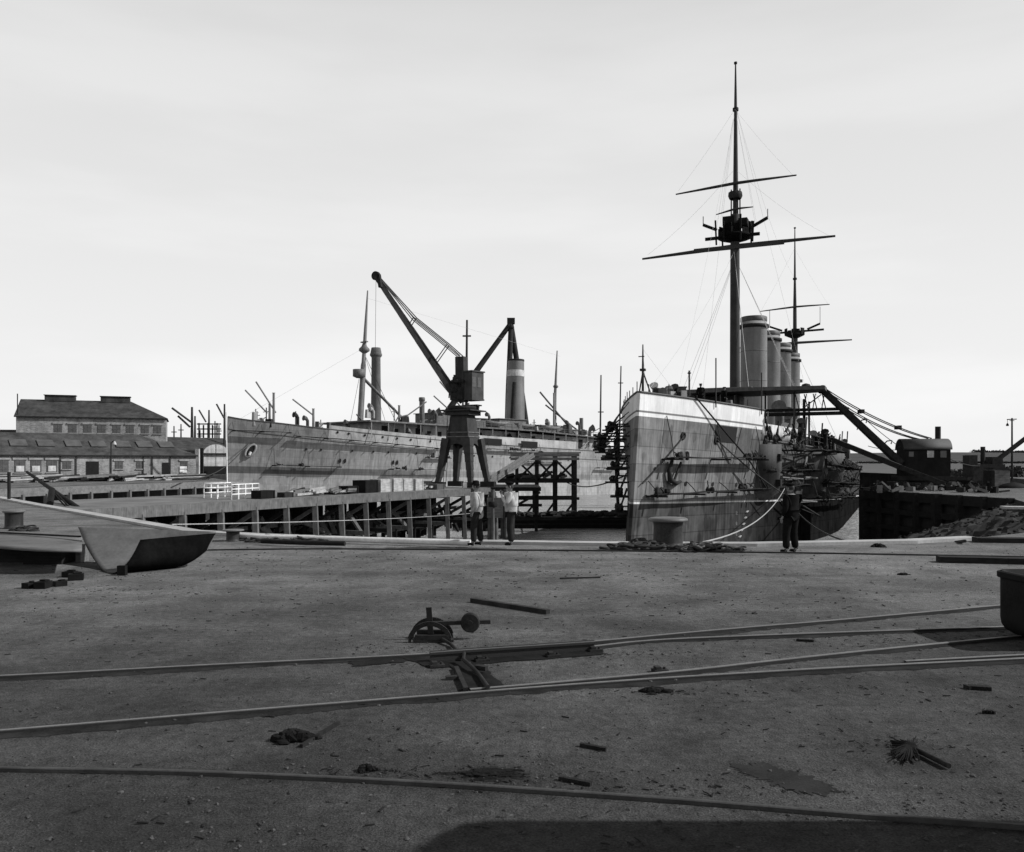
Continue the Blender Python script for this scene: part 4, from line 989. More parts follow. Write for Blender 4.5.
# ------------------------------------------------------------------ staging slung over the cruiser's plating
def staging(label, s1, s2, z, out_=.85, side=1, hang=None, ship='c', group='staging planks slung over the warship side', extra=True, mat=None, rnd=random.Random(77), dz=0):
    pt = cpt if ship == 'c' else lpt; M_ = CM if ship == 'c' else LM
    t = thing('staging', label, 'staging', M_ @ pt((s1+s2)/2, z, side, out_), TH if ship == 'c' else THL, group)
    inv = wm(t).inverted(); n = max(4, int((s2-s1)/1.5))
    f = lambda s, zz, o_: inv @ (M_ @ pt(s, zz, side, o_))
    zz = lambda i: z + dz*i/n
    m = MB()
    for off, hh in ((out_-.2,.0),(out_+.12,.03)):
        pts = [f(s1 + (s2-s1)*i/n + rnd.uniform(-.05,.05), zz(i), off) + Vector((0,0,hh + rnd.uniform(-.05,.05))) for i in range(n+1)]
        for a, b in zip(pts[:-1], pts[1:]): m.bar(a, b, .28, .07)
    m.build('plank', mat or wood_dark, t)
    top = hang if hang is not None else z + 2.5
    k = max(2, int((s2-s1)/4.5))
    for i in range(k+1):
        u = (i/k)*.94 + .03; s = s1 + (s2-s1)*u; q = z + dz*u
        m = MB(); m.path([f(s, top, .08), f(s, (top+q)/2, out_*.6), f(s, q, out_)], .035, 5, False); m.build('sling_rope', rope_dark, t)
        m = MB(); m.bar(f(s, q-.10, .02), f(s, q-.10, out_+.6), .14, .12); m.build('putlog', wood_dark, t)
    if extra:
        for i in range(max(2, int((s2-s1)/3))):
            s = rnd.uniform(s1, s2); q = z + dz*(s-s1)/(s2-s1); m = MB(); hh = rnd.uniform(.12,.3)
            for _ in range(4): m.blob(f(s+rnd.uniform(-.5,.5), q+.05+hh*.5, out_+rnd.uniform(-.2,.2)), (hh,hh*.8,hh*rnd.uniform(.6,1.6)), 6, .3, rnd)
            m.bar(f(s, q+.1, out_), f(s+rnd.uniform(-1,1), q+rnd.uniform(.3,.9), out_*.6), .06); m.build('gear_pile', iron, t)
    return t
# bow strips
a = 'plank staging slung low along the warship bow, just above the white waterline'
staging('plank staging slung across the warship bow below the twin hawse holes, middle level', 2.2, 14.5, 2.75, hang=5.6, dz=.35, extra=True)
staging('lowest plank staging along the warship bow, just above the thin white waterline', .8, 14.5, .28, hang=1.2, dz=.45)
staging('short staging of dark planks at the waterline under the anchor of the warship', 14.6, 25, .75, hang=3, dz=.4)
staging('plank staging under the casemate, right of the middle staging of the warship', 15.6, 27, 2.2, hang=4.6, dz=.3)
staging('plank staging high beside the gun port of the warship waist', 18.5, 33, 4.0, hang=4.6, dz=.4, out_=1.5)
staging('plank staging farther aft along the warship, upper of three levels', 28, 46, 3.0, hang=4.6, out_=1.6)
staging('plank staging farther aft along the warship, middle of three levels', 27.5, 45, 1.4, hang=4.6, out_=1.7)
staging('plank staging farther aft along the warship, lowest of three levels', 26, 44, .0, hang=3, out_=1.4)
for i, (s1, s2, z, o_) in enumerate(((3,11,5.1,1.2),(3,10,4.4,1.9),(3.5,14,3.7,2.0),(2.5,10,3.0,1.4),(2.5,9,2.2,1.0),(3,11,1.2,1.1),(3,8,.2,.7),(3,8,-.9,.6))):
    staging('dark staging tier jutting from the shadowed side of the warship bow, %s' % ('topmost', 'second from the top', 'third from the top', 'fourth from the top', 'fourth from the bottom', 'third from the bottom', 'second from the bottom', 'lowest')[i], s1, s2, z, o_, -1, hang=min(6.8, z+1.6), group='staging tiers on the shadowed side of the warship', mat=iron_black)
# timber shores and fenders hanging off the dark side
for i, (s, z1, z2) in enumerate(((4,5.2,2.6),(6,4.2,1.6),(5,2.4,-.6))):
    m = MB(); a, b = CM @ cpt(s, z1, -1, .9), CM @ cpt(s+.5, z2, -1, .7); m.path([a, b], .12, 6); m.bar(a, CM @ cpt(s, z1, -1, 0), .1); m.bar(b, CM @ cpt(s+.5, z2, -1, 0), .1)
    tag(m.build('staging_pole', wood_dark), 'dark staging pole on the shadowed side of the warship bow, %s' % ('highest', 'middle one', 'lowest')[i], 'pole', 'staging poles on the dark side of the warship')
rr = random.Random(41)
for k in range(46):
    s = rr.uniform(17,52); z = rr.uniform(-.3,4.2); ln = rr.uniform(2,5); a = CM @ cpt(s, z, 1, rr.uniform(.6,2.2)); b = CM @ cpt(s+rr.uniform(2,7), z+rr.choice((rr.uniform(-.3,.3), rr.uniform(-.3,.3), rr.uniform(-1.8,1.5))), 1, rr.uniform(.5,1.8)); m = MB(); m.path([a, b], rr.uniform(.04,.11), 6)
    m.bar(b, CM @ cpt(s+.5, z-.2, 1, 0), .08)
    tag(m.build('staging_pole', rr.choice((wood_dark, wood, iron))), 'staging pole leaning among the cluttered waist of the warship', 'pole', 'staging poles along the warship waist')
# brow lashed down the bow: a long pole slanting over the plating, and hawsers
m = MB(); m.path([CM @ cpt(5.5, 7.1, 1, .15), CM @ cpt(12.0, 2.9, 1, .95), CM @ cpt(16.5, .5, 1, .8)], .06, 8); tag(m.build('boat_boom', wood_dark), 'long dark pole slanting down across the warship bow from the rail', 'boom')
MB().path(sag(G(684,545.5,.12), P(786,486,72), .95, 20), .03, 6).build('mooring_rope', rope_m)
tag(bpy.data.objects['mooring_rope'], 'pale mooring rope curving up from the large bollard to the warship', 'rope')
tag(MB().path(sag(P(793,507,74), G(965,541,.1), 1.3, 20), .05, 6).build('mooring_rope', rope_dark), 'dark slack mooring rope from the warship down to the quay at the right', 'rope')
tag(MB().path(sag(CM @ cpt(8.7,4.25,1,.1), CM @ cpt(17.5,.2,1,1.8), .2), .05, 6).build('mooring_rope', rope_dark), 'dark hawser hanging from the second hawse hole down the warship bow', 'rope')
tag(MB().path(sag(CM @ cpt(4.6,4.35,1,.1), CM @ cpt(.4,1.0,1,.25), .1), .04, 6).build('mooring_rope', rope_dark), 'dark rope led forward from the first hawse hole towards the warship stem', 'rope')
tag(MB().path(sag(CM @ cpt(6,1.6,-1,.2), P(560,478,118), 1.0), .06, 6).build('mooring_rope', rope_dark), 'dark hawser led left from the warship bow to the timber trestle', 'rope')
# men on the warship deck
src = person('workman in dark clothes on the warship deck, leftmost of the group by the jib', CM @ L(34.0, 8.3, 4.5), R(250), stand, cloth_dark, cloth_dark, 'cap', 1.75, 'workmen on the warship deck', bulk=1.15)
for s, w_, rz, lab in ((34.6,8.9,200,'workman in dark clothes on the warship deck, second from the left of the group'), (35.4,9.3,280,'workman in dark clothes on the warship deck, third from the left of the group'), (37.6,9.5,120,'workman in dark clothes on the warship deck, rightmost of the group')):
    dup(src, CM @ L(s, w_, 4.5), R(rz), lab)
for s, w_, z, rz, lab in ((8.0,2.4,6.6,90,'workman in dark clothes stooping beside the winch house on the warship forecastle'), (10.6,3.6,6.6,20,'workman in dark clothes to the right of the winch house on the forecastle')):
    dup(src, CM @ L(s, w_, z), R(rz), lab)
# ------------------------------------------------------------------ the liner across the dock
THL = math.atan2(.705, .709)
liner = thing('steam_liner', 'long grey liner with one banded funnel fitting out across the dock', 'ship', (-46.9, 140, 0), THL)
LM = wm(liner)
def trim_l(s): return -.027*s
def ztop(s): return 7.15 + 2.95*math.exp(-s/20.0) + .25*math.exp(-((s-2)/4.0)**2)*(-1)
def lpt(s, z, side=1, out_=0.0):
    t = min(1, max(0, (z + 2)/11))
    wd = 8.6*(1 - (1 - min(s,34)/34)**2.1); wl = 8.4*(1 - (1 - min(s,46)/46)**1.55)
    w_ = wl*(1-t) + wd*t
    if s > 95: w_ *= max(0, 1 - ((s-95)/36)**2.2)
    x = s - .08*(z-7)*max(0, 1-s/12)*-.35
    return Vector((x, -side*(w_ + .09 + out_), z + trim_l(s)))
def LL(s, w_, z): return Vector((s, -w_, z + trim_l(s)))
S2 = [0,.15,.5,1,2,3.5,5.5,8,11,14,17,21,25,30,35,42,50,58,66,74,82,90,97,104,111,118,124,128,130.5]
m = MB(); fr = [0,.15,.3,.42,.5,.56,.64,.72,.8,.88,.94,1]
for sd_ in (1,-1):
    r_ = [[lpt(s, -7 + (ztop(s)+7)*f, sd_) for s in S2] for f in fr]; u_ = [[(s, -7 + (ztop(s)+7)*f) for s in S2] for f in fr]
    if sd_ == -1: r_ = r_[::-1]; u_ = u_[::-1]
    m.grid(r_, uv=u_)
m.grid([[lpt(0, -7+(ztop(0)+7)*f, 1) for f in fr], [lpt(0, -7+(ztop(0)+7)*f, -1) for f in fr]], uv=[[(0, -7+(ztop(0)+7)*f) for f in fr]]*2)
m.build('hull', liner_m, liner)
m = MB(); m.grid([[lpt(s, ztop(s)-.9, 1, -.1) for s in S2], [lpt(s, ztop(s)-.9, -1, -.1) for s in S2]], smooth=False); m.build('deck', deck_m, liner)
m = MB(); m.path([lpt(s, ztop(s), 1, .02) for s in S2], .09, 6); m.path([lpt(s, ztop(s)-2.0, 1, .02) for s in S2], .07, 6); m.build('rubbing_strake', steel_mid, liner)
m = MB(); ss = [15.5,16,20,25,30,35,40,45]; m.grid([[lpt(s, ztop(s)-1.75, 1, .05) for s in ss], [lpt(s, ztop(s)+.65, 1, .05) for s in ss]], smooth=False); o = m.build('bulwark', surf('pale_primer', .38, .2, .5, 5, .8, .3), liner); q = o.modifiers.new('t','SOLIDIFY'); q.thickness = .08
m = MB(); ss = [48,50,55,60,66,72,78]; m.grid([[lpt(s, 7.2, 1, -.3) for s in ss], [lpt(s, 9.0, 1, -.3) for s in ss]], smooth=False); o = m.build('bulwark', surf('pale_primer_aft', .36, .2, .5, 5, .8, .3), liner); q = o.modifiers.new('t','SOLIDIFY'); q.thickness = .08
def l_disc(name, s, z, r0, mat, d=.1, el=1.0, tilt=0, rim=None, rw=.1):
    p = lpt(s, z); tx = (lpt(s+.3, z) - lpt(s-.3, z)).normalized(); tz = (lpt(s, z+.3) - lpt(s, z-.3)).normalized(); nn = tx.cross(tz).normalized()
    if nn.y > 0: nn = -nn
    tx, tz = tx*math.cos(tilt) + tz*math.sin(tilt), tz*math.cos(tilt) - tx*math.sin(tilt)
    m = MB(); n = 16; ring = [p + tx*math.cos(2*math.pi*k/n)*r0*el + tz*math.sin(2*math.pi*k/n)*r0 + nn*d for k in range(n)]; m.add(ring, [tuple(range(n))]); c_ = m.build(name, mat, liner)
    if rim: m = MB(); m.path(ring + ring[:1], rw, 6, False); m.build('rim', rim, c_)
    return c_
h_ = l_disc('hawse_pipe', 3.4, 4.4, .62, dark, .25, 1.9, .95, steel_pale, .2)
m = MB(); p = lpt(3.3, 4.2, 1, .45); m.path([p + Vector((-.35,0,-.55)), p + Vector((-.05,0,-.05))], .22, 8); m.build('anchor_shank', white_dull, h_)
for s in (17,19,22,25.5,28.5,31.5,36,40,43): l_disc('porthole', s, ztop(s)-.4, .22, dark)
for s in (12,14.5,20,24,27,33,37,42,47,52,57,62,68,75): l_disc('porthole', s, 4.9, .2, dark)
for s in (18,18.9,28.2,29.0): l_disc('side_port', s, 3.1, .42, dark, el=.6)
for s, z in ((39.5,6.6),(49.5,7.9),(60,7.8)):
    m = MB(); m.grid([[lpt(s,z-.7,1,.16), lpt(s+5,z-.7,1,.16)],[lpt(s,z+.6,1,.16), lpt(s+5,z+.6,1,.16)]], smooth=False); m.build('side_opening', dark, liner)
# superstructure
sup = surf('deckhouse_grey', .30, .3, .5, 5, .8, .3)
m = MB(); m.grid([[LL(24,-6.5,7), LL(24,6.5,7), LL(92,6.5,7), LL(92,-6.5,7), LL(24,-6.5,7)],[LL(24,-6.5,10.4), LL(24,6.5,10.4), LL(92,6.5,10.1), LL(92,-6.5,10.1), LL(24,-6.5,10.4)]], smooth=False); dh = m.build('deckhouse', sup, liner)
m = MB(); m.grid([[LL(22.5,-8.3,10.45), LL(22.5,8.3,10.45)],[LL(66,-8.3,10.95),LL(66,8.3,10.95)],[LL(93,-7.5,10.4),LL(93,7.5,10.4)]], smooth=False); o = m.build('boat_deck', steel, liner); q = o.modifiers.new('t','SOLIDIFY'); q.thickness = .28
m = MB()
for i in range(19): s = 23 + i*3.7; m.bar(LL(s,8.1,7), LL(s,8.1,10.5), .1)
m.build('deck_pillar', steel_pale, liner)
for i in range(24):
    s = 27 + i*2.6; m = MB(); m.box(LL(s,6.53,8.7), (.9 if i%3 else 1.3,.08,1.2 if i%3 else 2.0)); m.build('window', dark, dh)
for s, w_, hh, wd, ln in ((45,0,2.4,7,6),(52,0,1.8,8,5),(62,0,2.2,9,8),(75,0,1.6,8,9),(85,0,1.2,6,5)):
    m = MB(); m.box(LL(s,w_,10.9+hh/2), (ln,wd,hh)); m.box(LL(s,w_,10.95+hh), (ln+.6,wd+.6,.14)); m.build('deckhouse', rr.choice((sup, steel)), liner)
# clutter along the rails
rr = random.Random(61)
for k in range(120):
    s = rr.uniform(4,92); base = ztop(s) - .8 if s < 23 else rr.choice((10.9, 7.3, 7.3)); w_ = rr.uniform(.2,.97)*(lpt(s,7).y*-1) if base < 10 else rr.uniform(3,7.8); hh = rr.uniform(.6,1.9); m = MB(); q = k % 5
    if base < 10 and s < 23: hh += .6
    if q in (0,3): m.box(LL(s,w_,base+hh/2), (rr.uniform(.5,2.2),rr.uniform(.5,1.2),hh), rz=rr.random()*3, taper=.85)
    elif q == 1: m.path([LL(s,w_,base), LL(s,w_,base+hh+.8)], .12, 6); m.bar(LL(s-.6,w_,base+hh), LL(s+.5,w_,base+hh+.2), .12)
    elif q == 2: m.path([LL(s,w_,base), LL(s,w_,base+hh+.4), LL(s-.35,w_,base+hh+.8), LL(s-.8,w_,base+hh+.85)], [.28,.28,.36,.5], 8)
    else: m.bar(LL(s,w_,base+.4), LL(s+rr.uniform(1,4),w_,base+.6+rr.uniform(0,1.6)), .16)
    m.build('deck_fitting', rr.choice((steel, steel_mid, iron, steel_pale)), liner)
m = MB()
for s in range(46, 92, 2): m.bar(LL(s,8.3,10.6), LL(s,8.2,11.7), .07)
m.path([LL(46,8.3,11.75), LL(92,7.6,11.4)], .05, 4); m.path([LL(46,8.3,11.3), LL(92,7.6,11.0)], .04, 4); m.build('guard_rail', steel_mid, liner)
# funnel with pale band
m = MB(); m.path([LL(67,0,10), Vector((67.2,0,17)), Vector((67.4,0,25))], [2.2,2.0,1.78], 32, False); m.lathe([(1.78,0),(1.6,.02),(1.6,-6)], (67.4,0,25), 32); fu = m.build('funnel', surf('liner_funnel_paint', .16, .2, .3, 5, .65, .35), liner)
m = MB(); m.path([Vector((67.305,0,21.2)), Vector((67.345,0,22.6))], [1.93,1.90], 32, False); m.build('funnel_band', white_dull, fu)
m = MB(); m.path([Vector((67.39,0,24.6)), Vector((67.4,0,24.95))], [1.84,1.84], 32, False); m.build('funnel_lip', iron, fu)
m = MB(); m.path([LL(64.7,1.2,10), Vector((65.9,-1.0,19.8))], .45, 10); m.build('steam_pipe', iron, fu)
# foremast with nest and derricks
pm = surf('buff_mast_paint', .17, .25, .6, 8, .6)
m = MB(); b0, t0 = LL(26,0,7), Vector((27.9,0,34.6)); m.path([b0, b0.lerp(t0,.5), b0.lerp(t0,.52), b0.lerp(t0,.75), t0], [.62,.5,.4,.3,.12], 12); fmast = m.build('foremast', pm, liner)
m = MB(); c_ = b0.lerp(t0,.45); m.lathe([(.5,-1.0),(1.15,-.7),(1.15,.6),(1.05,.6),(1.0,-.6),(0,-.6)], c_ + Vector((-.9,0,0)), 14); m.build('crows_nest', steel, fmast)
m = MB(); c_ = b0.lerp(t0,.60); m.lathe([(.4,-.5),(1.0,-.1),(1.0,.3),(.5,.8),(.3,1.4)], c_, 12); m.box(c_ + Vector((0,0,1.6)), (.5,1.8,.2)); m.build('mast_hound', steel, fmast)
m = MB(); m.path([b0.lerp(t0,.42), LL(37.5,4,8.2)], [.3,.22], 8); m.build('derrick_boom', steel_mid, fmast)
for y in (-1,1):
    for s in (28,31): MB().path([b0.lerp(t0,.58), LL(s,y*7,7.5)], .045, 4, False).build('shroud', rope_dark, fmast)
MB().path([b0.lerp(t0,.62), LL(2,0,9.5)], .02, 4, False).build('stay', stay_m, fmast); MB().path([b0.lerp(t0,.95), Vector((82,0,27))], .016, 4, False).build('stay', stay_m, fmast)
m = MB(); m.path([LL(80,0,9), Vector((80.2,0,18)), Vector((80.9,0,28.2))], [.42,.36,.14], 10); am = m.build('mainmast', pm, liner)
m = MB(); m.lathe([(.35,0),(.6,.2),(.6,.5),(.3,.8)], (80.4,0,19.5), 10); m.build('mast_hound', steel, am)
for a, b in ((LL(77,0,17.5), LL(89,3,10)), (LL(73,2,20), LL(84,4,10))): MB().path([a, b], .2, 8).build('derrick_boom', steel_mid, am)
for s, w_, h1 in ((7.6,1.5,6.2),(8.5,-1.5,4.6),(76.5,3,9.5),(50,2,9.5),(33,3,3.5),(15,2,4.6),(56,-3,6),(21,3,3)):
    zb = ztop(s)-1 if s < 23 else 10.5 if s > 30 else 7
    m = MB(); m.path([LL(s,w_,zb), LL(s,w_,zb+h1)], [.25,.2], 8); m.box(LL(s,w_,zb+h1), (.35,.4,.1)); m.build('samson_post', pm, liner)
for a, b in ((LL(8,1.5,11), LL(4.6,1,16)), (LL(7.8,-1,11), LL(4.0,-1.6,14.7)), (LL(50,2,14.5), LL(43.0,3,19.5)), (LL(49,2,12.5), LL(41.5,3,16.5)), (LL(33,3,11), LL(38,5,15)), (LL(26,3,9), LL(22,5,11.5)), (LL(15,2,11), LL(11.5,1,13.6))): MB().path([a, b], .14, 6).build('derrick_boom', pm, liner)
m = MB(); m.path([LL(38.5,3,9.8), LL(38.5,3,15.6)], .52, 14); m.lathe([(.52,0),(.62,.1),(.62,.7),(.5,.8)], LL(38.5,3,15.2), 14); m.build('galley_flue', steel, liner)
m = MB(); m.path([LL(41,4,10.4), LL(41,4,12.2), LL(41.3,4,13.0), LL(42.0,4.6,13.4)], [.42,.42,.55,.95], 12); m.build('ventilator', steel, liner)
m = MB(); m.path([LL(86,3,10), LL(86,3,15)], .45, 12); m.build('galley_flue', steel, liner)
m = MB(); m.path([LL(89,3,10), LL(89,3,12), LL(89.3,3,12.6), LL(90,3.4,12.9)], [.4,.4,.5,.9], 12); m.build('ventilator', steel, liner)
m = MB(); m.path([LL(28.5,7,7.3), LL(28.5,7.4,10), LL(28.9,8,11.3), LL(30.6,8.6,11.8)], .13, 6); m.build('davit', pm, liner)
for s in (47,55,63,71):                           # boats on the boat deck
    m = MB(); rows = []
    for i in range(9):
        u = i/8*2-1; hw = .95*(1-abs(u)**2.6); rows.append([LL(s + u*3.4, 7.0 + hw*math.cos(math.pi*k/8), 11.5 + .25*u*u - max(.12,hw*.9)*math.sin(math.pi*k/8) + .55) for k in range(9)])
    m.grid(rows); m.grid([[r[0] for r in rows],[r[-1] for r in rows]], smooth=False); m.build('lifeboat', steel_pale, liner)
# liner staging
SG = 'staging planks slung over the liner side'
staging('long staging hung high on the liner bow below the pale bulwark', 9.5, 38, 7.1, .8, hang=8, dz=-1.15, ship='l', group=SG, extra=False)
staging('staging low on the liner bow, above its pale bottom paint', 6.5, 18, 2.05, .8, hang=5, ship='l', group=SG)
staging('staging low on the liner side behind the jetty crates', 27, 39, 1.9, 1.1, hang=5, ship='l', group=SG)
staging('short staging at mid height on the liner, just left of the jetty crane', 35, 40.5, 4.3, .6, hang=6, ship='l', group=SG)
staging('dark plank staging at the very top of the liner stem', .3, 9.0, 7.6, .9, hang=9.0, ship='l', group=SG, extra=False)
staging('long staging high on the liner right of the jetty crane', 50, 66, 6.4, .7, hang=8, ship='l', group=SG)
staging('staging at mid height on the liner below the funnel', 60, 72, 4.2, .6, hang=7, ship='l', group=SG)
staging('small staging near the liner stern, seen beside the warship bow', 84, 91, 3.4, .9, hang=6, ship='l', group=SG, extra=False)
tag(MB().path(sag(LM @ lpt(2.5,5,1,.2), P(182,479,98), 1.5), .07, 6).build('mooring_rope', rope_dark), 'dark mooring rope from the liner bow down to the far wharf', 'rope')
m = MB(); a = P(227.5,493,60); m.path([a, P(227,470,60), P(226.3,412,60)], [.045,.04,.035], 8); tag(m.build('flagpole', white), 'thin white pole standing on the jetty in front of the liner stem', 'pole')

# ------------------------------------------------------------------ timber jetty
JA = Vector((-23.0, 42.5, 0)); JD = Vector((.471, .882, 0)); JN = Vector((-.882, .471, 0))     # along, and away from us
def J(q, w_, z=0): return JA + JD*q + JN*w_ + Vector((0,0,z))
jt = thing('timber_jetty', 'long timber jetty on piles carrying the tall crane', 'jetty', JA, 0)
deck_wood = surf('jetty_deck_dirt', .13, .35, .4, 6, .95, world=True)
m = MB(); m.add([J(.4,.0,-.03), J(44,0,-.03), J(44,10.4,-.03), J(6.5,10.4,-.03), J(6.5,10.4,-.28), J(44,10.4,-.28), J(44,0,-.28), J(.4,0,-.28)], [(0,1,2,3),(7,6,1,0),(6,5,2,1),(5,4,3,2),(4,5,6,7)]); m.build('deck', deck_wood, jt, True)
m = MB(); m.bar(J(.3,-.12,-.36), J(44.2,-.12,-.36), .24, .62); m.build('edge_beam', wood_v, jt, True)
m = MB(); m.bar(J(10,9.9,-.5), J(44.2,9.9,-.5), .3, .5); m.build('edge_beam', wood_dark, jt, True)
for k in range(16):
    q = 2.3 + 2.85*k; m = MB(); m.bar(J(q,-.05,-.5), J(q,-.35,-6.5), .34, .34); m.build('pile', wood_v, jt, True)
    if k > 1:
        for w_ in (3.4, 6.8, 10.0):
            m = MB(); m.bar(J(q,w_,-.3), J(q,w_,-6.5), .32); m.build('pile', wood_dark, jt, True)
        m = MB(); m.bar(J(q,-.2,-3.0), J(q,10,-3.0), .2,.3); m.bar(J(q,.1,-.9), J(q,6.6,-4.2), .16,.24); m.bar(J(q,-.1,-.6), J(q,10.2,-.6), .3, .34); m.build('cross_brace', wood_dark if k%2 else wood_v, jt, True)
for w_, z in ((3.4,-2.2),(3.4,-3.6),(10,-2.6),(6.8,-3.0)):
    m = MB(); m.bar(J(8,w_,z), J(44,w_,z+.2), .2, .28); m.build('waling', wood_v, jt, True)
rr = random.Random(17)
m = MB()
for k in range(70):
    q = 8 + 36*k/70
    if rr.random() < .16: continue
    m.bar(J(q,7.0,-.35), J(q,7.0,rr.uniform(-3.4,-6)), .5, .08)
m.build('shade_boarding', wood_dark, jt, True)  # boards added to deepen the shade under the jetty deck
for k in range(26):
    q = rr.uniform(8,43); m = MB(); w_ = rr.uniform(1.2,6); m.bar(J(q,w_,rr.uniform(-1.2,-2.0)), J(q+rr.uniform(1,3),w_+.3,rr.uniform(-2.5,-4.5)), .2,.26); m.build('diagonal_brace', rr.choice((wood_dark, wood_v, wood_dark)), jt, True)
# end dolphins and low stage
for i, (x, y, lab) in enumerate(((-1.8,80.2,'cluster of mooring piles at the jetty end, behind the two men'),(-.6,82.2,'cluster of mooring piles just right of the jetty end'))):
    t = thing('dolphin_piles', lab, 'piles', (x, y, -5), 0, 'mooring piles at the jetty end')
    for a in range(4): MB().path([Vector((.35*math.cos(a*1.57),.35*math.sin(a*1.57),-1)), Vector((.22*math.cos(a*1.57),.22*math.sin(a*1.57),4.2 + .2*a))], .2, 10).build('pile', wood_v, t)
    m = MB(); m.lathe([(.55,3.2),(.58,3.3),(.58,3.6),(.5,3.7)], (0,0,0), 16); m.build('iron_hoop', iron, t)
    if i == 0: m = MB(); m.box((.2,-.3,3.1), (1.5,.2,1.9)); m.build('fender_board', wood, t)
tr = thing('timber_trestle', 'dark timber trestle tower standing in the dock in front of the liner', 'trestle', (4, 105, -5))
XS = [.6, 3.1, 5.4, 7.8]; 
for k, x in enumerate(XS):
    for dy in (0, 4): MB().bar((x-4, dy, -1), (x-4, dy, (8.0,8.3,8.2,8.3)[k]), .42 if dy == 0 else .36).build('post', wood_dark, tr)
for z in (2.9, 5.0, 7.8, 8.25):
    for dy in (-.24, 4.24): MB().bar((-5.8 if z == 5.0 else -4.2, dy, z), (4.3, dy, z), .2, .34).build('cross_beam', wood_dark if z < 7 else wood, tr)
for a, b in ((0,1),(1,2),(2,3)):
    m = MB(); m.bar((XS[a]-4,-.22,5.2),(XS[b]-4,-.22,7.6),.16,.26); m.bar((XS[a]-4,-.4,7.6),(XS[b]-4,-.4,5.2),.16,.26); m.build('diagonal_brace', wood_dark, tr)
    m = MB(); m.bar((XS[a]-4,-.22,-.5),(XS[b]-4,-.22,2.7),.16,.26); m.build('diagonal_brace', wood_dark, tr)
m = MB(); m.box((-1.2,2,5.25), (11,4.6,.2)); m.build('platform', wood_dark, tr)
m = MB(); m.box((0,2,8.55), (9,4.4,.14)); m.build('platform', wood, tr)
rr = random.Random(19)
for k in range(14):
    m = MB(); x = rr.uniform(-5.5,4); m.bar((x,rr.uniform(.3,3),5.45),(x+rr.uniform(.4,3),rr.uniform(.3,3),5.6+rr.uniform(0,.6)), .22,.3); m.build('loose_timber', rr.choice((wood, wood_dark)), tr)
ls = thing('landing_stage', 'low dark landing stage joining the jetty end to the trestle', 'landing stage', (0, 92, -1))
m = MB(); m.box((-.3,4.5,.5), (6.8,12,.4)); m.build('deck', wood_dark, ls)
for x in (-3,-.2,2.6):
    for y in (-1,4,9): MB().bar((x,y,-5),(x,y,.4), .34).build('pile', wood_dark, ls)
m = MB(); m.bar((-3.7,-1.4,-1.2),(3.2,-1.4,-1.2),.2,.3); m.bar((-3.7,-1.4,-2.6),(3.2,-1.4,-2.6),.2,.3); m.bar((-3.5,-1.5,-3.5),(3,-1.5,.2),.18,.26); m.build('cross_beam', wood_dark, ls)
gw = thing('gangway', 'pale sloping gangway climbing from the jetty end to the trestle', 'gangway', P(487,484,86))
a, b = P(487,484,86), P(531,456,103)
for off, nm, mt in ((Vector((0,0,0)),'walkway',wood),):
    m = MB(); m.bar(a, b, 1.0, .16); m.build(nm, mt, gw, True)
for off in (-.5, .5):
    m = MB(); d = Vector((.6*off,-.75*off,0)); m.bar(a+d+Vector((0,0,.25)), b+d+Vector((0,0,.25)), .1, .34); m.build('side_board', wood, gw, True)
# dumb barge lying in front of the trestle
bg_ = thing('barge', 'low black barge loaded with rough cargo in front of the trestle', 'barge', (4.5, 97, WZ))
def barge_hull(m, Ln, Wd, H):
    rows = []
    for z, k in ((-.8,.9),(0,.97),(H*.8,1),(H,1.01)):
        rows.append([Vector((x*k, y, z)) for x, y in ((-Ln/2,-Wd*.25),(-Ln/2+2,-Wd/2),(Ln/2-2,-Wd/2),(Ln/2,-Wd*.25),(Ln/2,Wd*.25),(Ln/2-2,Wd/2),(-Ln/2+2,Wd/2),(-Ln/2,Wd*.25),(-Ln/2,-Wd*.25))])
    m.grid(rows, smooth=False); m.add(rows[-1][:-1], [tuple(range(8))])
m = MB(); barge_hull(m, 23, 5, 1.25); m.build('hull', iron_black, bg_)
m = MB(); m.bar((-9.6,-2.56,1.0),(9.6,-2.56,1.0),.14,.16); m.bar((-9.6,-2.54,.5),(9.6,-2.54,.5),.12,.12); m.build('rubbing_strake', wood_dark, bg_)
rr = random.Random(23); m = MB()
for k in range(120):
    s = rr.uniform(.2,.5); m.blob((rr.uniform(-10,10.2), rr.uniform(-1.8,1.8), 1.3 + rr.uniform(0,.25)), (s*1.4,s,s*.7), 6, .3, rr)
c_ = m.build('cargo', surf('coal_cargo', .02, .4, 2, 12, .9), bg_); c_['kind'] = 'stuff'

# ------------------------------------------------------------------ jetty crane
jc = thing('jetty_crane', 'tall dark travelling jib crane with a boxy cab on the jetty', 'crane', J(42.5,1.9,0), R(-25))
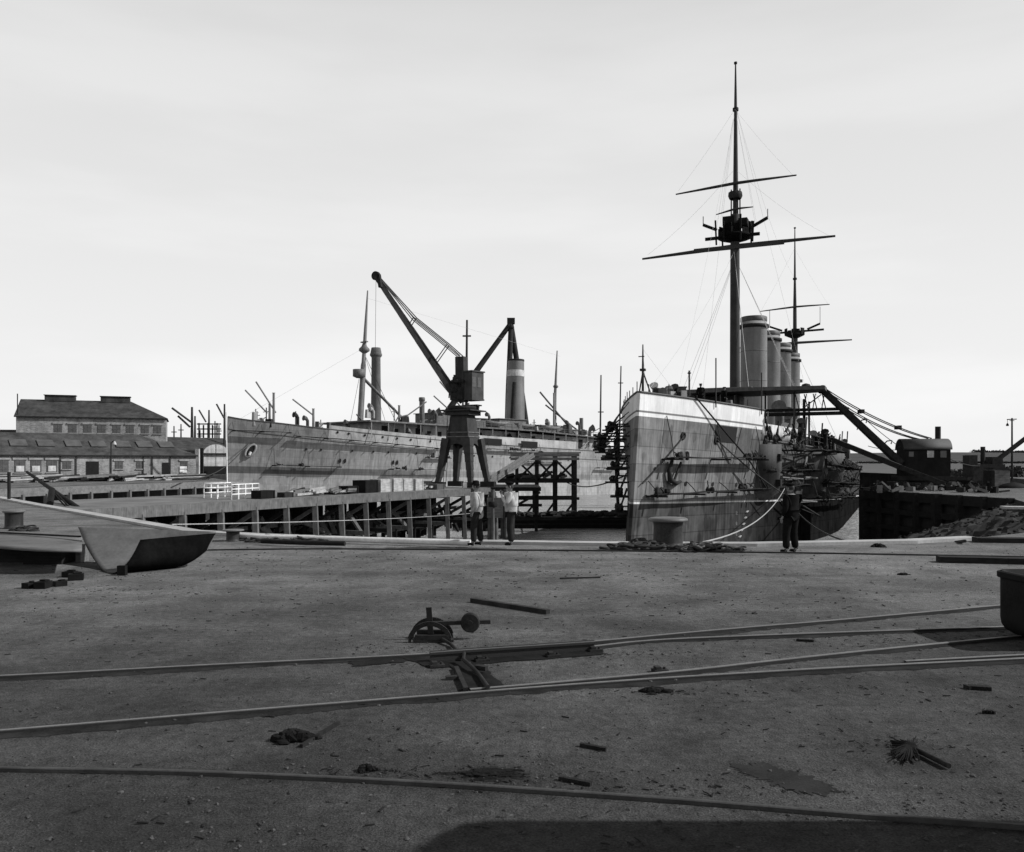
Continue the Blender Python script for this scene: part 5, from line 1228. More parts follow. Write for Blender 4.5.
# legs: a four legged pedestal, plated, with arched openings
bw_, tw = 3.7, 1.6; Hh = 7.2
def leg_pts(sx, sy, z): k = z/Hh; k = k**.85; return Vector((sx*(bw_/2*(1-k) + tw/2*k), sy*(bw_/2*(1-k) + tw/2*k), z))
pl = surf('crane_plate', .042, .3, 1.2, 14, .7, .3, spec=.15)
for sx in (-1,1):
    for sy in (-1,1):
        m = MB()
        for i in range(6): m.bar(leg_pts(sx,sy,.25+i*.72), leg_pts(sx,sy,.25+(i+1)*.72+.02), .44+.06*i, .44+.06*i)
        lg_ = m.build('leg', pl, jc); m = MB(); m.box(leg_pts(sx,sy,.28), (1.5,.55,.5), rz=0)
        m.build('bogie', iron, lg_)
m = MB()
def face(a, b, z): return a.lerp(b, .5)
for (s1, s2) in (((-1,-1),(1,-1)),((1,-1),(1,1)),((1,1),(-1,1)),((-1,1),(-1,-1))):
    rows_t, rows_b = [], []
    for i in range(13):
        u = i/12; zarc = 2.6 + 1.45*math.sqrt(max(0, 1-(2*u-1)**2)); a, b = leg_pts(*s1, zarc), leg_pts(*s2, zarc); rows_b.append(a.lerp(b,u)*1.02 + Vector((0,0,-.02*0)))
        a, b = leg_pts(*s1, Hh-.3), leg_pts(*s2, Hh-.3); rows_t.append(a.lerp(b,u)*Vector((1,1,1)).x if False else a.lerp(b,u))
    for r_ in rows_b: pass
    m.grid([rows_b, rows_t], smooth=False)
m.box((0,0,Hh-.2), (2.5,2.5,.35)); m.box((0,0,Hh+.06), (3.3,3.3,.12)); o = m.build('pedestal', pl, jc)
m = MB()
for z in (4.6,5.0):
    for (s1, s2) in (((-1,-1),(1,-1)),((1,-1),(1,1)),((1,1),(-1,1)),((-1,1),(-1,-1))): m.bar(leg_pts(*s1,z)*1.04*Vector((1,1,1)).x, leg_pts(*s2,z)*1.04, .06, .1)
m.build('string_course', steel, jc)
m = MB(); m.path([Vector((-1.5,-1.2,.3)), Vector((-1.0,-1.15,6.8))], .03, 5); m.path([Vector((-1.2,-1.2,.3)), Vector((-.75,-1.15,6.8))], .03, 5); m.build('ladder', iron, jc)
inv = wm(jc).inverted(); cY = jc.location.y
def C(x, y, d=0): return inv @ P(x, y, cY + d)
m = MB(); c_ = C(462,407); m.lathe([(1.35,0),(1.4,.1),(1.4,.3),(1.0,.35)], c_ + Vector((0,0,-.25)), 24); m.build('slewing_ring', iron, jc)
m = MB(); a, b = C(473,399), C(473,373); m.bar(a.lerp(b,.04), b, 2.1, 0) if False else None
q = C(471.5,386); u_ = -jc.rotation_euler.z + R(-38)
m.box(q, (1.6,1.7,2.5), rz=u_); m.box(q + Vector((0,0,1.33)), (1.8,1.9,.12), rz=u_); m.box(q + Vector((0,0,-1.33)), (1.7,1.8,.14), rz=u_); cab = m.build('cab', surf('cab_boarding', .045, .3, 2, 14, .7, .3), jc)
rotm = Matrix.Rotation(u_, 3, 'Z')
for dy in (-.6, .15):
    m = MB(); m.box(q + rotm @ Vector((.81,dy,.3)), (.05,.5,.95), rz=u_); m.build('window', glass, cab)
m = MB(); a, b = C(462,402), C(461.5,357); m.bar(a, b, .9, .9); m.bar(C(456,399), C(457,375), .5); m.bar(C(466,399), C(463,380), .3); m.build('king_post', pl, jc)
m = MB(); m.path([C(454,392,-.4), C(454,384,-.4)], .5, 12); m.box(C(457,394), (1.2,1.4,1.2), rz=.4)
for k in range(7): m.bar(C(449+k*1.6,398,-.6), C(450+k*1.6,383-k%3*3,-.6), .09)
m.lathe([(.6,0),(.65,.15),(.6,.3)], C(458,383,-.5), 14); m.build('winding_gear', iron, jc)
jt_tip = C(376,277,-2); jt_base = C(460,402)
m = MB(); n = 10
for sgn in (-1,1):
    pts = [jt_base.lerp(jt_tip, i/n) + Vector((0,0,.0)) for i in range(n+1)]
    off = Vector((0, .55*sgn, 0))
    for i in range(n):
        k0 = (1 - i/n)*.6 + .25; k1 = (1-(i+1)/n)*.6 + .25
        m.bar(pts[i] + off*k0, pts[i+1] + off*k1, .24, .48 - .02*i)
for i in range(n): m.bar(pts[i] + Vector((0,.5,0))*((1-i/n)*.6+.25), pts[i+1] - Vector((0,.5,0))*((1-(i+1)/n)*.6+.25), .1)
jb = m.build('jib', pl, jc)
m = MB(); tv = jt_tip; m.path([tv + Vector((0,-.15,.1)), tv + Vector((0,.15,.1))], .42, 18); m.bar(tv + Vector((.3,0,.2)), tv + Vector((.5,0,-1.0)), .3); m.build('jib_head_sheave', iron, jb)
m = MB(); kp_ = C(461.5,356); k1 = jt_tip.lerp(kp_, .45) + Vector((0,0,-.1))
for sgn in (-1,1):
    o_ = Vector((0,.3*sgn,0)); m.path([jt_tip + o_*.5 + Vector((0,0,.3)), C(415,317.5,-1)+o_, C(448,344,-.4)+o_, kp_ + o_], .055, 5); m.path([jt_tip + o_*.5 + Vector((.2,0,.1)), C(414,320,-1)+o_, C(447,347,-.4)+o_, C(460,358)+o_], .05, 5)
m.build('tie_rod', pl, jc)
for a, b in (((415,317.5),(409,327)),((448,345),(436,362))):
    m = MB()
    for sgn in (-.25,.25): m.path([C(*a,-1)+Vector((0,sgn,0)), C(*b,-1)+Vector((0,sgn,0))], .05, 5)
    m.build('jib_strut', pl, jc)
m = MB(); m.path([jt_tip + Vector((0,0,-.2)), jt_tip + Vector((-.1,0,-9))], .02, 4, False); m.build('hoist_rope', rope_dark, jc)
m = MB(); m.box(C(487,404,-.3) + Vector((-1.6,0,-.1)), (1.6,1.0,.12)); m.bar(C(478,405), C(477,412), .25); m.build('balcony', iron, jc)

# crates, fence, clutter on the jetty
def crate(label, q, w_, s, mat=wood_pale, rz=None, group='crates and boxes on the jetty', z0=-.03, name='crate'):
    t = thing(name, label, 'crate', J(q, w_, z0), (math.atan2(JD.y, JD.x) if rz is None else rz), group)
    MB().box((0,0,s[2]/2), s).build('box', mat, t)
    m = MB()
    for x in (-s[0]/2-.02, s[0]/2+.02):
        for z in (.06, s[2]-.06): m.bar((x,-s[1]/2,z),(x,s[1]/2,z),.04,.1)
    for y in (-s[1]/2-.02, s[1]/2+.02):
        for x in (-s[0]/2+.05, s[0]/2-.05): m.bar((x,y,0),(x,y,s[2]),.1,.04)
    m.build('batten', mat, t); return t
crate('pale crate on the jetty, leftmost of the pale row left of the crane', 29.2, 1.6, (1.4,1.0,1.05)); crate('pale crate on the jetty, second of the pale row left of the crane', 30.9, 1.6, (1.3,1.0,1.1)); crate('pale crate on the jetty, third of the pale row left of the crane', 32.5, 1.7, (1.3,1.0,1.05)); crate('pale crate on the jetty, rightmost of the pale row left of the crane', 34.0, 1.6, (1.2,1.0,1.0))
crate('black case on the jetty, tallest box left of the pale crates', 27.2, 1.6, (1.6,1.2,1.0), iron_black); crate('black case on the jetty, small one at the foot of the tall black case', 25.0, 1.5, (1.2,.9,.6), iron_black); crate('dark case on the jetty beside the white railing', 15.4, .9, (1.3,.8,.55), iron_black); crate('small dark box on the jetty just right of the case by the railing', 17.6, 1.0, (.9,.6,.35), iron)
crate('low grey box in front of the jetty crane, on its left', 36.4, .9, (1.2,.8,.5), steel_mid); crate('dark box under the left leg of the jetty crane', 37.4, 3.0, (1.4,1,.7), iron)
m = MB(); m.box(J(40.6,.2,.25) , (.95,.06,.5), rz=0); tag(m.build('notice_board', white), 'small white board at the jetty edge under the crane', 'board')
rr = random.Random(29)
for k, lab in enumerate(('loose timbers lying on the jetty between the railing and the black cases, leftmost', 'loose timbers on the jetty between the railing and black cases, second from left', 'loose timbers on the jetty between the railing and black cases, third from left', 'loose timbers just left of the tall black case on the jetty', 'loose timbers on the jetty right of the pale crates')):
    q = (18.8,20.4,22,23.4,35.4)[k]; t = thing('timber_pile', lab, 'timber', J(q,1.4,0), 0, 'loose timbers on the jetty')
    for i in range(6):
        m = MB(); a = J(q+rr.uniform(-.4,.6),rr.uniform(.6,2.4),.1+.12*(i//2)); m.bar(a, a + JD*rr.uniform(.6,1.8) + Vector((0,0,rr.uniform(-.05,.25))), .2,.16); m.build('timber', rr.choice((wood, wood_dark, wood_pale)), t, True)
fe = thing('white_railing', 'low white railing at the near end of the jetty', 'railing', J(13.5,4.0,-.03), math.atan2(JD.y, JD.x))
def fence_run(a, b, n):
    a, b = Vector(a), Vector(b); 
    for i in range(n+1): p = a.lerp(b, i/n); MB().bar(p, p + Vector((0,0,1.0)), .07).build('post', white, fe)
    m = MB(); 
    for z in (.35,.68,.98): m.bar(a + Vector((0,0,z)), b + Vector((0,0,z)), .05, .06)
    m.build('rail', white, fe)
fence_run((-.4,-2.6,0),(2.6,-2.0,0),4); fence_run((.6,1.0,0),(3.6,1.6,0),4); fence_run((-.4,-2.6,0),(.6,1.0,0),2); fence_run((2.6,-2.0,0),(3.6,1.6,0),2)
tag(MB().path(sag(P(172,524.5,33), P(470,513.5,79), .15, 20), .025, 5).build('mooring_rope', rope_m), 'thin pale rope stretched across the jetty piles in front of the piles', 'rope')

# ------------------------------------------------------------------ far wharf and the works behind it
fw = thing('timber_wharf', 'far timber wharf with dark openings in front of the brick works', 'wharf', (-47,78,0))
A, Bv = Vector((-56.5,41,0)), Vector((-38.0,113,0)); d = (Bv-A).normalized(); nn = Vector((d.y,-d.x,0)); Ln = (Bv-A).length
m = MB(); m.bar(A + nn*2.2 + Vector((0,0,-.4)), Bv + nn*2.2 + Vector((0,0,-.4)), .3, .75); m.build('edge_beam', wood, fw, True)
m = MB(); m.add([A + Vector((0,0,-.04)), A + nn*2.3 + Vector((0,0,-.04)), Bv + nn*2.3 + Vector((0,0,-.04)), Bv + Vector((0,0,-.04))], [(0,1,2,3)]); m.build('deck', deck_wood, fw, True)
for i in range(26):
    p = A + d*(1.2 + Ln*i/26) + nn*2.3; MB().bar(p + Vector((0,0,-.6)), p + Vector((0,0,-6)), .36).build('pile', wood_v, fw, True)
rr = random.Random(37)
def stack(label, loc, rz, n, ln, mats, grp='timber stacks on the far wharf'):
    t = thing('timber_stack', label, 'timber', loc, rz, grp)
    for i in range(n):
        m = MB(); y = rr.uniform(-1.2,1.2); z = .12 + .2*(i*3//n); o_ = rr.uniform(-1,1); m.bar((-ln/2+o_,y,z),(ln/2+o_,y+rr.uniform(-.6,.6),z+rr.uniform(-.05,.35)), .24,.18); m.build('plank', rr.choice(mats), t)
    return t
wl_ = ('leftmost', 'second from the left', 'third from the left', 'middle', 'fourth from the right', 'third from the right', 'second from the right', 'rightmost')
for i, x in enumerate((10,38,62,86,110,132,155,180)): stack('stack of planks on the far wharf before the brick shed, ' + wl_[i], G(x, 482.5 - i*.35), R(40 + 25*(i%3)), 13, 7, (wood, wood_pale, wood_dark))
wc = thing('hand_derrick', 'thin black derrick boom slanting from the far wharf at the left', 'derrick', P(52,505,47))
m = MB(); m.path([P(27,472,62), P(78,508,46.5)], [.1,.14], 8); m.build('boom', iron_black, wc, True)
m = MB(); m.path([P(50,504,47), P(52,490,50)], .18, 8); m.path([P(50,490,51), P(66,507,46.5)], .05, 5); m.path([P(56,493,51), P(70,508,46.5)], .05, 5); m.build('stay', iron_black, wc, True)
tag(MB().path([P(9,500,53), P(9,472,53)], .1, 8).build('mooring_post', wood_dark), 'thin dark post on the quay edge at far left', 'post')

def building(name, label, x0, x1, Y0, Y1, z_e, depth, ridge, hip=(0,1), wall=brick, roof=slate, cat='building', over=.3):
    """front wall runs between pixel columns x0 and x1, at depth Y0 to Y1"""
    a, b = Vector(((x0-CX)/F*Y0, Y0, 0)), Vector(((x1-CX)/F*Y1, Y1, 0)); dd = (b-a).normalized(); ln = (b-a).length; rz = math.atan2(dd.y, dd.x)
    t = thing(name, label, cat, a, rz)
    m = MB(); q = [(0,0),(ln,0),(ln,depth),(0,depth),(0,0)]; acc = [0,ln,ln+depth,2*ln+depth,2*ln+2*depth]
    m.grid([[Vector((x,y,-.2)) for x,y in q],[Vector((x,y,z_e)) for x,y in q]], False, [[(u,0) for u in acc],[(u,z_e) for u in acc]])
    h0, h1 = hip[0]*depth/2, hip[1]*depth/2
    m.add([(0,0,z_e),(0,depth,z_e),(h0,depth/2,ridge)] , [(0,1,2)]); m.add([(ln,0,z_e),(ln,depth,z_e),(ln-h1,depth/2,ridge)], [(0,1,2)])
    m.build('wall', wall, t)
    m = MB(); e = over; z0 = z_e + .06
    A_, B_, C_, D_ = Vector((-e,-e,z0)), Vector((ln+e,-e,z0)), Vector((ln+e,depth+e,z0)), Vector((-e,depth+e,z0)); r0, r1 = Vector((h0-(e if not hip[0] else 0),depth/2,ridge+.15)), Vector((ln-h1+(e if not hip[1] else 0),depth/2,ridge+.15))
    m.add([A_,B_,r1,r0], [(0,1,2,3)]); m.add([C_,D_,r0,r1], [(0,1,2,3)]); m.add([B_,C_,r1], [(0,1,2)]); m.add([D_,A_,r0], [(0,1,2)])
    ro = m.build('roof', roof, t); s_ = ro.modifiers.new('t','SOLIDIFY'); s_.thickness = .12
    m = MB(); m.bar((-e,-e-.02,z0-.12),(ln+e,-e-.02,z0-.12),.12,.2); m.build('gutter', iron, t)
    return t, ln, ro
def opening(t, x, z, w_, h_, nm='window', mat=None, sill=True, frame=True):
    m = MB(); m.box((x,-.03,z), (w_,.10,h_)); o = m.build(nm, mat or glass, t)
    if sill:
        m = MB(); m.box((x,-.09,z+h_/2+.16), (w_+.5,.14,.3)); m.build('lintel', steel_pale, o); m = MB(); m.box((x,-.10,z-h_/2-.07), (w_+.3,.18,.14)); m.build('sill', steel_pale, o)
    if frame and nm == 'window':
        m = MB(); m.bar((x,-.09,z-h_/2),(x,-.09,z+h_/2),.05,.07); m.bar((x-w_/2,-.09,z),(x+w_/2,-.09,z),.05,.07); m.build('frame', steel, o)
    return o
bt, ln, ro = building('brick_building', 'tall brick works building with a row of eight small windows and two roof vents', 16, 166, 154, 163, 10.7, 13, 14.1, (0,1))
for i, x in enumerate((58,72.5,87.5,101.5,116.5,130,145,157.5)): opening(bt, ln*(x-16)/150*(1 - .05*(1-(x-16)/150)), 8.6, 1.3, 1.6)
for x in (44,101):
    xx = ln*(x-16+10)/150; m = MB(); m.box((xx,6.5,14.5), (5.2,1.6,1.1)); vt = m.build('roof_vent', slate, bt); m = MB(); m.box((xx,6.5,15.1), (5.5,2.0,.12)); m.build('vent_cap', iron, vt)
m = MB(); m.bar((.2,.2,10.5),(.2,.2,14.8),.16); m.build('flue', iron, bt)
st, ln2, ro2 = building('brick_shed', 'long low brick shed with slate roof and rooflights along the far wharf', -40, 196, 128, 150, 3.5, 15, 7.1, (0,1), brick, slate_b)
def sx(x):                                        # along the shed front for a photo column
    X0, Y0 = (-40-CX)/F*128, 128; X1, Y1 = (196-CX)/F*150, 150; k = (x-CX)/F; u = (k*Y0 - X0)/((X1-X0) - k*(Y1-Y0)); return u*ln2
for x in (3,20,36,52): opening(st, sx(x), 1.75, 1.5, 2.0); 
for x in (20,36,52): m = MB(); m.box((sx(x),-.12,1.35), (1.1,.06,.9)); m.build('notice_board', white_dull, st)
for x, w_, h_ in ((92.5,1.9,2.5),(165.5,1.1,2.3)): m = MB(); m.box((sx(x),-.04,h_/2), (w_,.12,h_)); m.build('doorway', dark, st)
for x in (67,119,184,140): opening(st, sx(x), 1.9, 1.2, 1.3)
m = MB(); m.box((sx(183),-.1,1.1), (1.2,.1,1.1)); m.build('notice_board', white, st)
for x in (60,76,111,143,152,170):
    m = MB(); m.bar((sx(x),-.12,0),(sx(x),-.12,3.4),.14); m.build('downpipe', iron, st)
for i, x in enumerate((22,50,78,103,128,150,172)):
    u = sx(x); y0, y1 = 2.4, 4.6; sl = (7.1+.15-3.56)/(7.5+.3); z = lambda y: 3.56 + (y+.3)*sl + .10
    m = MB(); m.add([(u-1.2,y0,z(y0)),(u+1.2,y0,z(y0)),(u+1.2,y1,z(y1)),(u-1.2,y1,z(y1))], [(0,1,2,3)]); o = m.build('rooflight', glass_pale, ro2)
    q_ = o.modifiers.new('t','SOLIDIFY'); q_.thickness = .1; q_.offset = 1
lp = thing('yard_lamp', 'yard lamp on a tall post in front of the brick shed', 'lamp', G(111,478.5)); p = lp.location
m = MB(); m.path([(0,0,0),(0,0,5.2),(.4,0,5.5)], .08, 6); m.build('post', iron, lp); m = MB(); m.lathe([(.1,.5),(.32,.1),(.3,0),(0,0)], (.5,0,4.9), 10); m.build('lamp_shade', white_dull, lp)
ws, lnw, row_ = building('white_shed', 'white gabled boarded shed with a dark open front, beside the liner bow', 203, 229, 162, 164.5, 4.0, 14, 4.4, (0,0), white_dull, slate, cat='shed')
m = MB(); pts = [Vector((lnw*(.5-.5*math.cos(math.pi*i/12)), -.06, 3.9 + 1.9*math.sin(math.pi*i/12))) for i in range(13)]; m.add(pts, [tuple(range(13))]); m.build('gable', white_dull, ws)
m = MB(); m.box((lnw/2,-.05,.75), (lnw-.3,.1,1.7)); m.build('open_front', dark, ws)
m = MB(); m.bar((lnw*.5,-.12,1.6),(lnw*.5,-.12,5.9),.05,.06); m.bar((0,-.12,4.1),(lnw,-.12,4.1),.05,.06); m.build('batten', steel, ws)
tag(MB().bar(P(197.5,476,158), P(197.5,449,158), .7, .5).build('gate_pier', white_dull), 'white pier standing left of the white shed', 'pier')
tag(MB().bar(P(202,477,157), P(202,448,157), .5, .4).build('gate_post', iron), 'dark post between the white pier and the white shed', 'post')
ds, lnd, rod = building('long_dark_shed', 'long dark shed roof behind the brick shed and the liner bow', 150, 240, 215, 235, 5.5, 18, 9.0, (0,0), brick_dark, slate)
hs, lnh, roh = building('distant_shed', 'pale low shed on the far shore between the liner stern and the warship', 585, 650, 300, 300, 5.5, 18, 7.2, (0,0), surf('pale_boarding', .12, .2, .5, 4, .9), slate)
ss_, a_, b_ = building('left_shed_annexe', 'low dark roof at the left edge beside the tall brick building', -80, 18, 150, 152, 6.4, 10, 8.2, (0,0), brick_dark, slate)
# ships' masts, posts and derricks of the yard beyond
def spar(label, x, y0, y1, Y, r, dx=0, cross=None, group='masts and posts of the yard beyond', name='distant_mast', booms=()):
    t = thing(name, label, 'mast', P(x, 462, Y) * Vector((1,1,0)).normalized().length if False else Vector(((x-CX)/F*Y, Y, 0)), 0, group)
    m = MB(); m.path([t.location.copy(), P(x, y0, Y), P(x+dx, y1, Y)], [r, r, r*.6], 8); m.build('pole', mast_m, t, True)
    if cross: m = MB(); q = P(x+dx*.8, cross, Y); m.bar(q - Vector((r*2.6,0,0)), q + Vector((r*2.6,0,0)), r*.9); m.build('crosstree', mast_m, t, True)
    for (x1,y1_,x2,y2_) in booms: m = MB(); m.path([P(x1,y1_,Y-1), P(x2,y2_,Y-1)], r*.6, 6); m.build('derrick_boom', mast_m, t, True)
    return t
spar('tall post with two derrick booms behind the shed, left of the liner bow', 192, 450, 407, 240, .5, booms=((172,408,191,422),(178,416,190,427)))
spar('short thick post just right of the tall derrick post behind the shed', 195, 450, 416, 240, .4)
spar('post with one thin derrick boom left of the liner bow', 209, 450, 410, 250, .4, booms=((199,410,206,422),), cross=424)
spar('thin post close behind the liner bow with a slanting boom', 224.5, 450, 404, 236, .4, booms=((216.5,404,224,418),))
for i, (x, y1) in enumerate(((174,426),(181,424),(200,430),(215,421),(219,425))): spar('one of the small masts crowding behind the long dark shed, %s' % ('leftmost','second from left','third from left','second from right','rightmost')[i], x, 450, y1, 255, .3, cross=y1+6)
fr_ = thing('scaffold_frame', 'open scaffold of short beams behind the liner bow', 'scaffold', P(206,462,252)*1.0)
m = MB()
for i in range(5): m.bar(P(199+i*4.5,440,252), P(199+i*4.5,423+i%2*2,252), .35)
for y in (424,429,434): m.bar(P(197,y,252), P(221,y,252), .35)
m.build('frame', iron, fr_, True)
ch = thing('brick_chimney', 'tall round brick chimney stack rising behind the liner', 'chimney', P(376,470,262)*Vector((1,1,1)).length/Vector((1,1,1)).length); ch.location.z = 0
m = MB(); m.lathe([(1.75,0),(1.38,34.5),(1.65,35),(1.75,35.4),(1.65,36.4),(1.4,37.6),(1.1,37.6),(1.0,36)], (0,0,0), 24); m.build('stack', surf('chimney_brick', .11, .25, .3, 4, .9), ch)
m = MB(); m.lathe([(1.76,35.0),(1.86,35.2),(1.86,35.7),(1.7,35.9)], (0,0,0), 24); m.build('corbel', brick_dark, ch)
sl_ = thing('sheerlegs', 'tall tripod sheerlegs standing behind the liner funnel', 'sheerlegs', P(511,478,262)); sl_.location.z = 0
ap = P(511,323,262)
for x, y, Y in ((405,487,252),(506,489,252),(533,484,258)): 
    b = P(x, 462, Y); b.z = 0; MB().path([b, b.lerp(ap,.5), ap], [.75,.95,.75], 12).build('leg', iron, sl_, True)
m = MB(); m.box(ap + Vector((0,0,.6)), (2.4,1.6,1.8)); m.lathe([(.9,-.3),(1.0,0),(.9,.3)], ap + Vector((0,-1,-1.4)), 12); m.build('head_block', iron, sl_, True)
spar('bare mast with a small crosstree behind the jetty crane', 466, 440, 320, 262, .5, 1, cross=336, group=None, name='distant_mast')
spar('slender bare mast left of the warship bow', 600, 460, 375, 235, .3, 1, cross=412)
spar('very thin mast just behind the warship bow staging', 619, 460, 366, 240, .28, 2, cross=383)
spar('short flue post on the far shore right of the liner mast', 572, 462, 430, 262, .7)

# ------------------------------------------------------------------ right wharf, cranes and shore
rw = thing('timber_wharf', 'dark timber faced wharf on the right, under the crane', 'wharf', (30.5,73,0))
A, Bv = Vector((30.5,73.0,0)), Vector((33.0,55.5,0)); d = (Bv-A).normalized(); nn = Vector((d.y,-d.x,0))
if nn.x > 0: nn = -nn
for i, z in enumerate((-.35,-1.6,-2.9,-4.2)): m = MB(); m.bar(A + nn*.25 + Vector((0,0,z)), Bv + nn*.25 + Vector((0,0,z)), .3, .42 if i else .7); m.build('waling', wood_dark, rw, True)
for i in range(8): p = A + d*((Bv-A).length*i/7) + nn*.5; MB().bar(p + Vector((0,0,.05)), p + Vector((0,0,-6)), .36 if i != 4 else .55).build('pile', wood_dark, rw, True)
m = MB(); m.box(A + Vector((.1,.1,-2.6)) + nn*.2, (.7,.7,5.6)); m.build('corner_post', wood_dark, rw, True)
wcr = thing('wharf_crane', 'dark steam crane with a round roofed house, its jib reaching over the warship', 'steam crane', Vector(((923-CX)/F*77, 77, 0)))
hx = wcr.location.copy()
rot = R(-12); RM = Matrix.Rotation(rot, 3, 'Z')
def H(x, y, z): return RM @ Vector((x,y,z))
m = MB(); rows = []
house = surf('crane_house_black', .013, .3, 1.2, 12, .8, .3, spec=.1)
prof = [(-1.5,1.15),(-1.5,3.5)] + [(-1.5*math.cos(math.pi*k/12), 3.5 + .85*math.sin(math.pi*k/12)) for k in range(1,12)] + [(1.5,3.5),(1.5,1.15)]
m.grid([[H(-1.9,y,z) for y,z in prof],[H(1.9,y,z) for y,z in prof]], smooth=False); m.add([H(-1.9,y,z) for y,z in prof], [tuple(range(len(prof)))]); m.add([H(1.9,y,z) for y,z in prof], [tuple(range(len(prof)))[::-1]])
ho = m.build('house', house, wcr)
m = MB(); rp = [(-1.62*math.cos(math.pi*k/14), 3.5 + .93*math.sin(math.pi*k/14)) for k in range(15)]; m.grid([[H(-2.0,y,z) for y,z in rp],[H(2.0,y,z) for y,z in rp]]); o = m.build('roof', surf('crane_roof', .05, .25, 1, 12, .7), wcr); q_ = o.modifiers.new('t','SOLIDIFY'); q_.thickness = .08
for x, w_, h_, mt in ((.25,.55,.6,white_dull),(-1.35,.4,.45,glass),(1.3,.5,.6,glass)): m = MB(); m.box(H(x,-1.52,3.1), (w_,.06,h_), rz=rot); m.build('window', mt, ho)
m = MB(); m.tube(H(1.25,0,4.2), H(1.25,0,5.6), .24, .24, 12); m.build('chimney', iron, wcr)
m = MB(); m.box((0,0,.95), (4.8,3.0,.4), rz=rot); m.lathe([(1.3,.45),(1.3,.8)], (0,0,0), 20); m.box((0,0,.42), (5.6,2.6,.35), rz=rot)
for x in (-2,-.7,.7,2):
    for y in (-1.3,1.3): m.path([H(x,y-.08,.28), H(x,y+.08,.28)], .28, 12)
m.build('carriage', iron, wcr)
tip = P(822,389.5,79); foot = P(900,463,76.2)
m = MB()
for o_ in (-.45,.45): m.bar(tip + Vector((0,o_*.4,0)), foot + Vector((0,o_,0)), .3, .5)
for i in range(8): m.bar(tip.lerp(foot,i/8) + Vector((0,-.3,0)), tip.lerp(foot,(i+1)/8) + Vector((0,.3,0)), .12)
jb2 = m.build('jib', iron, wcr, True)
m = MB(); m.path([tip + Vector((0,-.2,0)), tip + Vector((0,.2,0))], .4, 14); m.build('jib_head_sheave', iron, jb2, True) if False else m.build('jib_head_sheave', iron, wcr, True)
m = MB()
for o_ in (-.3,.3):
    m.path(sag(tip + Vector((0,o_,.2)), P(930,438.5,77) + Vector((0,o_,0)), .5), .05, 5); m.path(sag(tip + Vector((0,o_,-.1)), P(926,441,77) + Vector((0,o_,0)), .7), .05, 5)
m.build('jib_tie', rope_dark, wcr, True)
m = MB()
for x, y in ((861,411.5),(898,427.5)): m.box(P(x,y,78), (.3,.9,.35))
m.build('tie_spreader', iron, wcr, True)
m = MB(); m.path(sag(P(864,418,78), P(900,447,76.5), .1), .03, 4); m.path(sag(P(868,446,78), P(897,450,76.5), .1), .03, 4); m.build('control_rope', rope_dark, wcr, True)
b2 = MB(); b2.bar(P(833,440,80), P(900,467,75), .3, .45); b2.bar(P(900,467,75), P(952,487,73), .3, .4); tag(b2.build('gangway_boom', iron), 'long dark boom sloping from the warship deck down past the crane house', 'boom')
for i, (x, y) in enumerate(((863,420),(888,441))):
    t = thing('wire_hook', 'thin curved hook on the crane jib, %s' % ('upper', 'lower')[i], 'hook', P(x,y,78), 0); m = MB(); m.path([P(x-4,y+3,78), P(x-1,y,78), P(x+4,y-.5,78), P(x+3,y+3,78)], .06, 5); m.bar(P(x-4,y+3,78), P(x-6,y+10,78), .06); m.build('hook', iron, t, True)
rr = random.Random(43)
for i in range(13):
    x = 876 + i*9.5; t = thing('scrap_heap', 'heap of scrap timber and iron on the wharf edge below the crane, %s' % ('leftmost','second from left','third from left','fourth from left','fifth from left','sixth from left','middle','sixth from right','fifth from right','fourth from right','third from right','second from right','rightmost')[i], 'scrap', G(x, 491.5 + rr.uniform(-2,1.5)), 0, 'scrap heaps on the right wharf')
    for k in range(7):
        m = MB(); q = Vector((rr.uniform(-.8,.8), rr.uniform(-.5,1.2), .1)); e = q + Vector((rr.uniform(-.9,.9), rr.uniform(-.3,.3), rr.uniform(.05,.75)))
        if k % 3 == 2: m.box(q + Vector((0,0,.15)), (rr.uniform(.3,.8),.4,rr.uniform(.3,.6)), rz=rr.random()*3)
        else: m.bar(q, e, rr.uniform(.1,.24))
        m.build('scrap_piece', rr.choice((iron, iron_black, wood_dark, wood_dark, wood, steel)), t)
wd_ = surf('shed_dark_boarding', .03, .3, 1, 10, .9)
c2 = thing('steam_derrick', 'second smaller steam crane with its jib slanting up beyond the right edge', 'steam crane', Vector(((982-CX)/F*100, 100, 0)))
m = MB(); m.path([P(984,470,100), P(1060,412,100)], .28, 8); m.build('jib', iron, c2, True)
m = MB(); m.box((.2,0,1.4), (3.8,2.2,1.5)); m.box((-1.4,0,2.6), (1.0,1.4,1.2)); m.box((1.4,0,2.0),(1.2,1.6,2.0)); m.box((0,0,.45), (4.6,2.4,.4)); m.build('body', iron, c2)
m = MB(); m.tube((.1,0,1.8),(.1,0,4.2),.26); m.build('boiler_chimney', iron, c2)
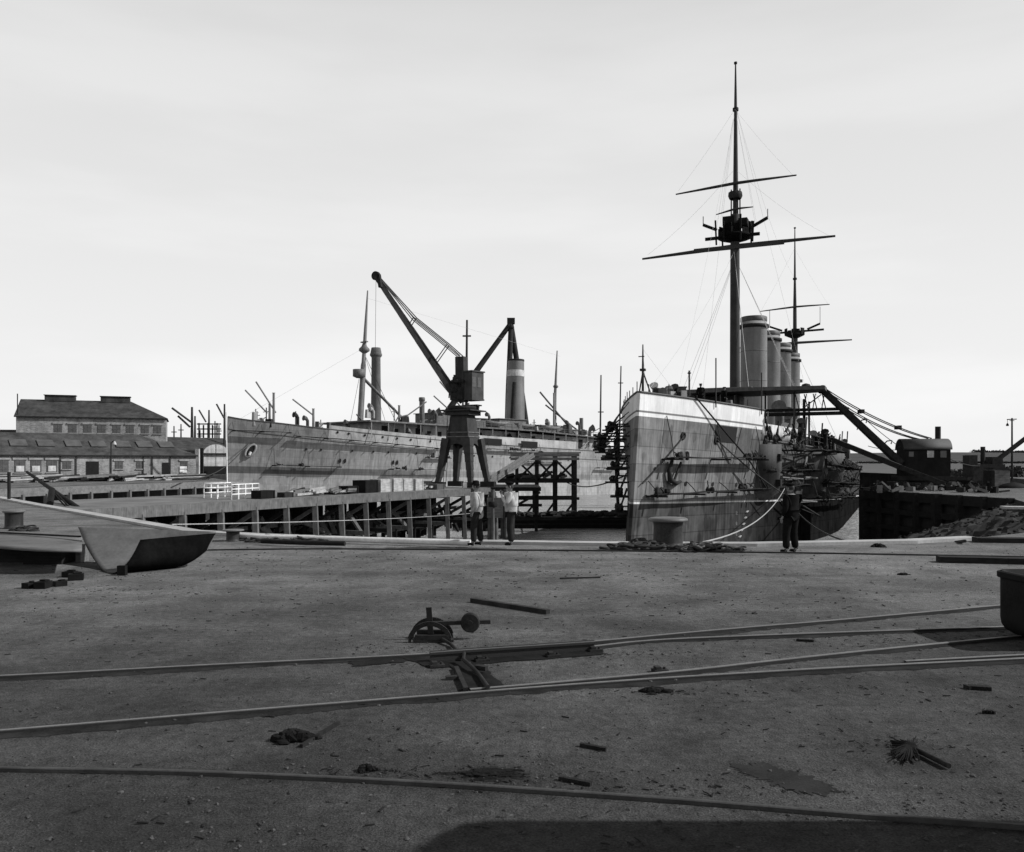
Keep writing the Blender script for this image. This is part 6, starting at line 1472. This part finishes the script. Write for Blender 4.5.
for x in (-1.5,1.5):
    MB().path([Vector((x,-1.3,.35)), Vector((x,-1.15,.35))], .35, 14).build('wheel', iron, c2)
m = MB(); m.path(sag(P(950,459,85), P(980,466,99), .2), .05, 5); tag(m.build('steam_pipe', iron), 'thin dark pipe or rope between the crane house and the smaller crane', 'pipe')
hu = thing('plank_hut', 'small upright plank hut beside the smaller crane on the right', 'hut', Vector(((998-CX)/F*80, 80, 0)))
MB().box((0,0,.85), (1.5,1.3,1.7)).build('wall', wood, hu); m = MB(); m.box((-.85,0,.8), (.3,1.4,1.6)); m.build('end_wall', wood_dark, hu); m = MB(); m.box((0,0,1.76), (1.8,1.6,.1), ry=.06); m.build('roof', iron, hu)
sk = thing('black_skiff', 'small black upturned boat lying right of the plank hut', 'boat', Vector(((1013-CX)/F*78, 78, 0)))
m = MB(); rows = []
for i in range(9):
    u = i/8*2-1; hw = .6*(1-abs(u)**2.2)+.02; rows.append([Vector((u*1.6, hw*math.cos(math.pi*k/8), hw*.85*math.sin(math.pi*k/8))) for k in range(9)])
m.grid(rows); m.build('hull', iron_black, sk)
tp = thing('telegraph_pole', 'telegraph pole with a crossarm and lamp at the right edge', 'pole', Vector(((1012-CX)/F*112, 112, 0)))
m = MB(); m.path([(0,0,0),(0,0,8.2)], [.14,.10], 8); m.build('pole', wood_dark, tp); m = MB(); m.bar((-.65,0,8.0),(.6,0,8.05),.12); m.bar((-.3,0,7.85),(.3,0,7.85),.08); m.build('crossarm', wood_dark, tp); m = MB(); m.path([(-.6,0,8),(-.6,0,7.5)], .03, 4); m.lathe([(.03,.1),(.16,-.1),(.17,-.3),(0,-.32)], (-.6,0,7.45), 10); m.build('lamp_shade', iron, tp)
m = MB(); m.box(G(1022,509) + Vector((.8,0,.06)), (3.2,1.0,.12), rz=R(-14)); tag(m.build('stone_kerb', stone), 'pale stone kerb at the top of the rubble by the right edge', 'kerb')
m = MB(); a, b = G(975,540,.06), G(1060,541,.06); m.bar(a, b, .5, .16); tag(m.build('timber_baulk', wood_dark), 'dark baulk lying on the quay edge below the rubble', 'timber')
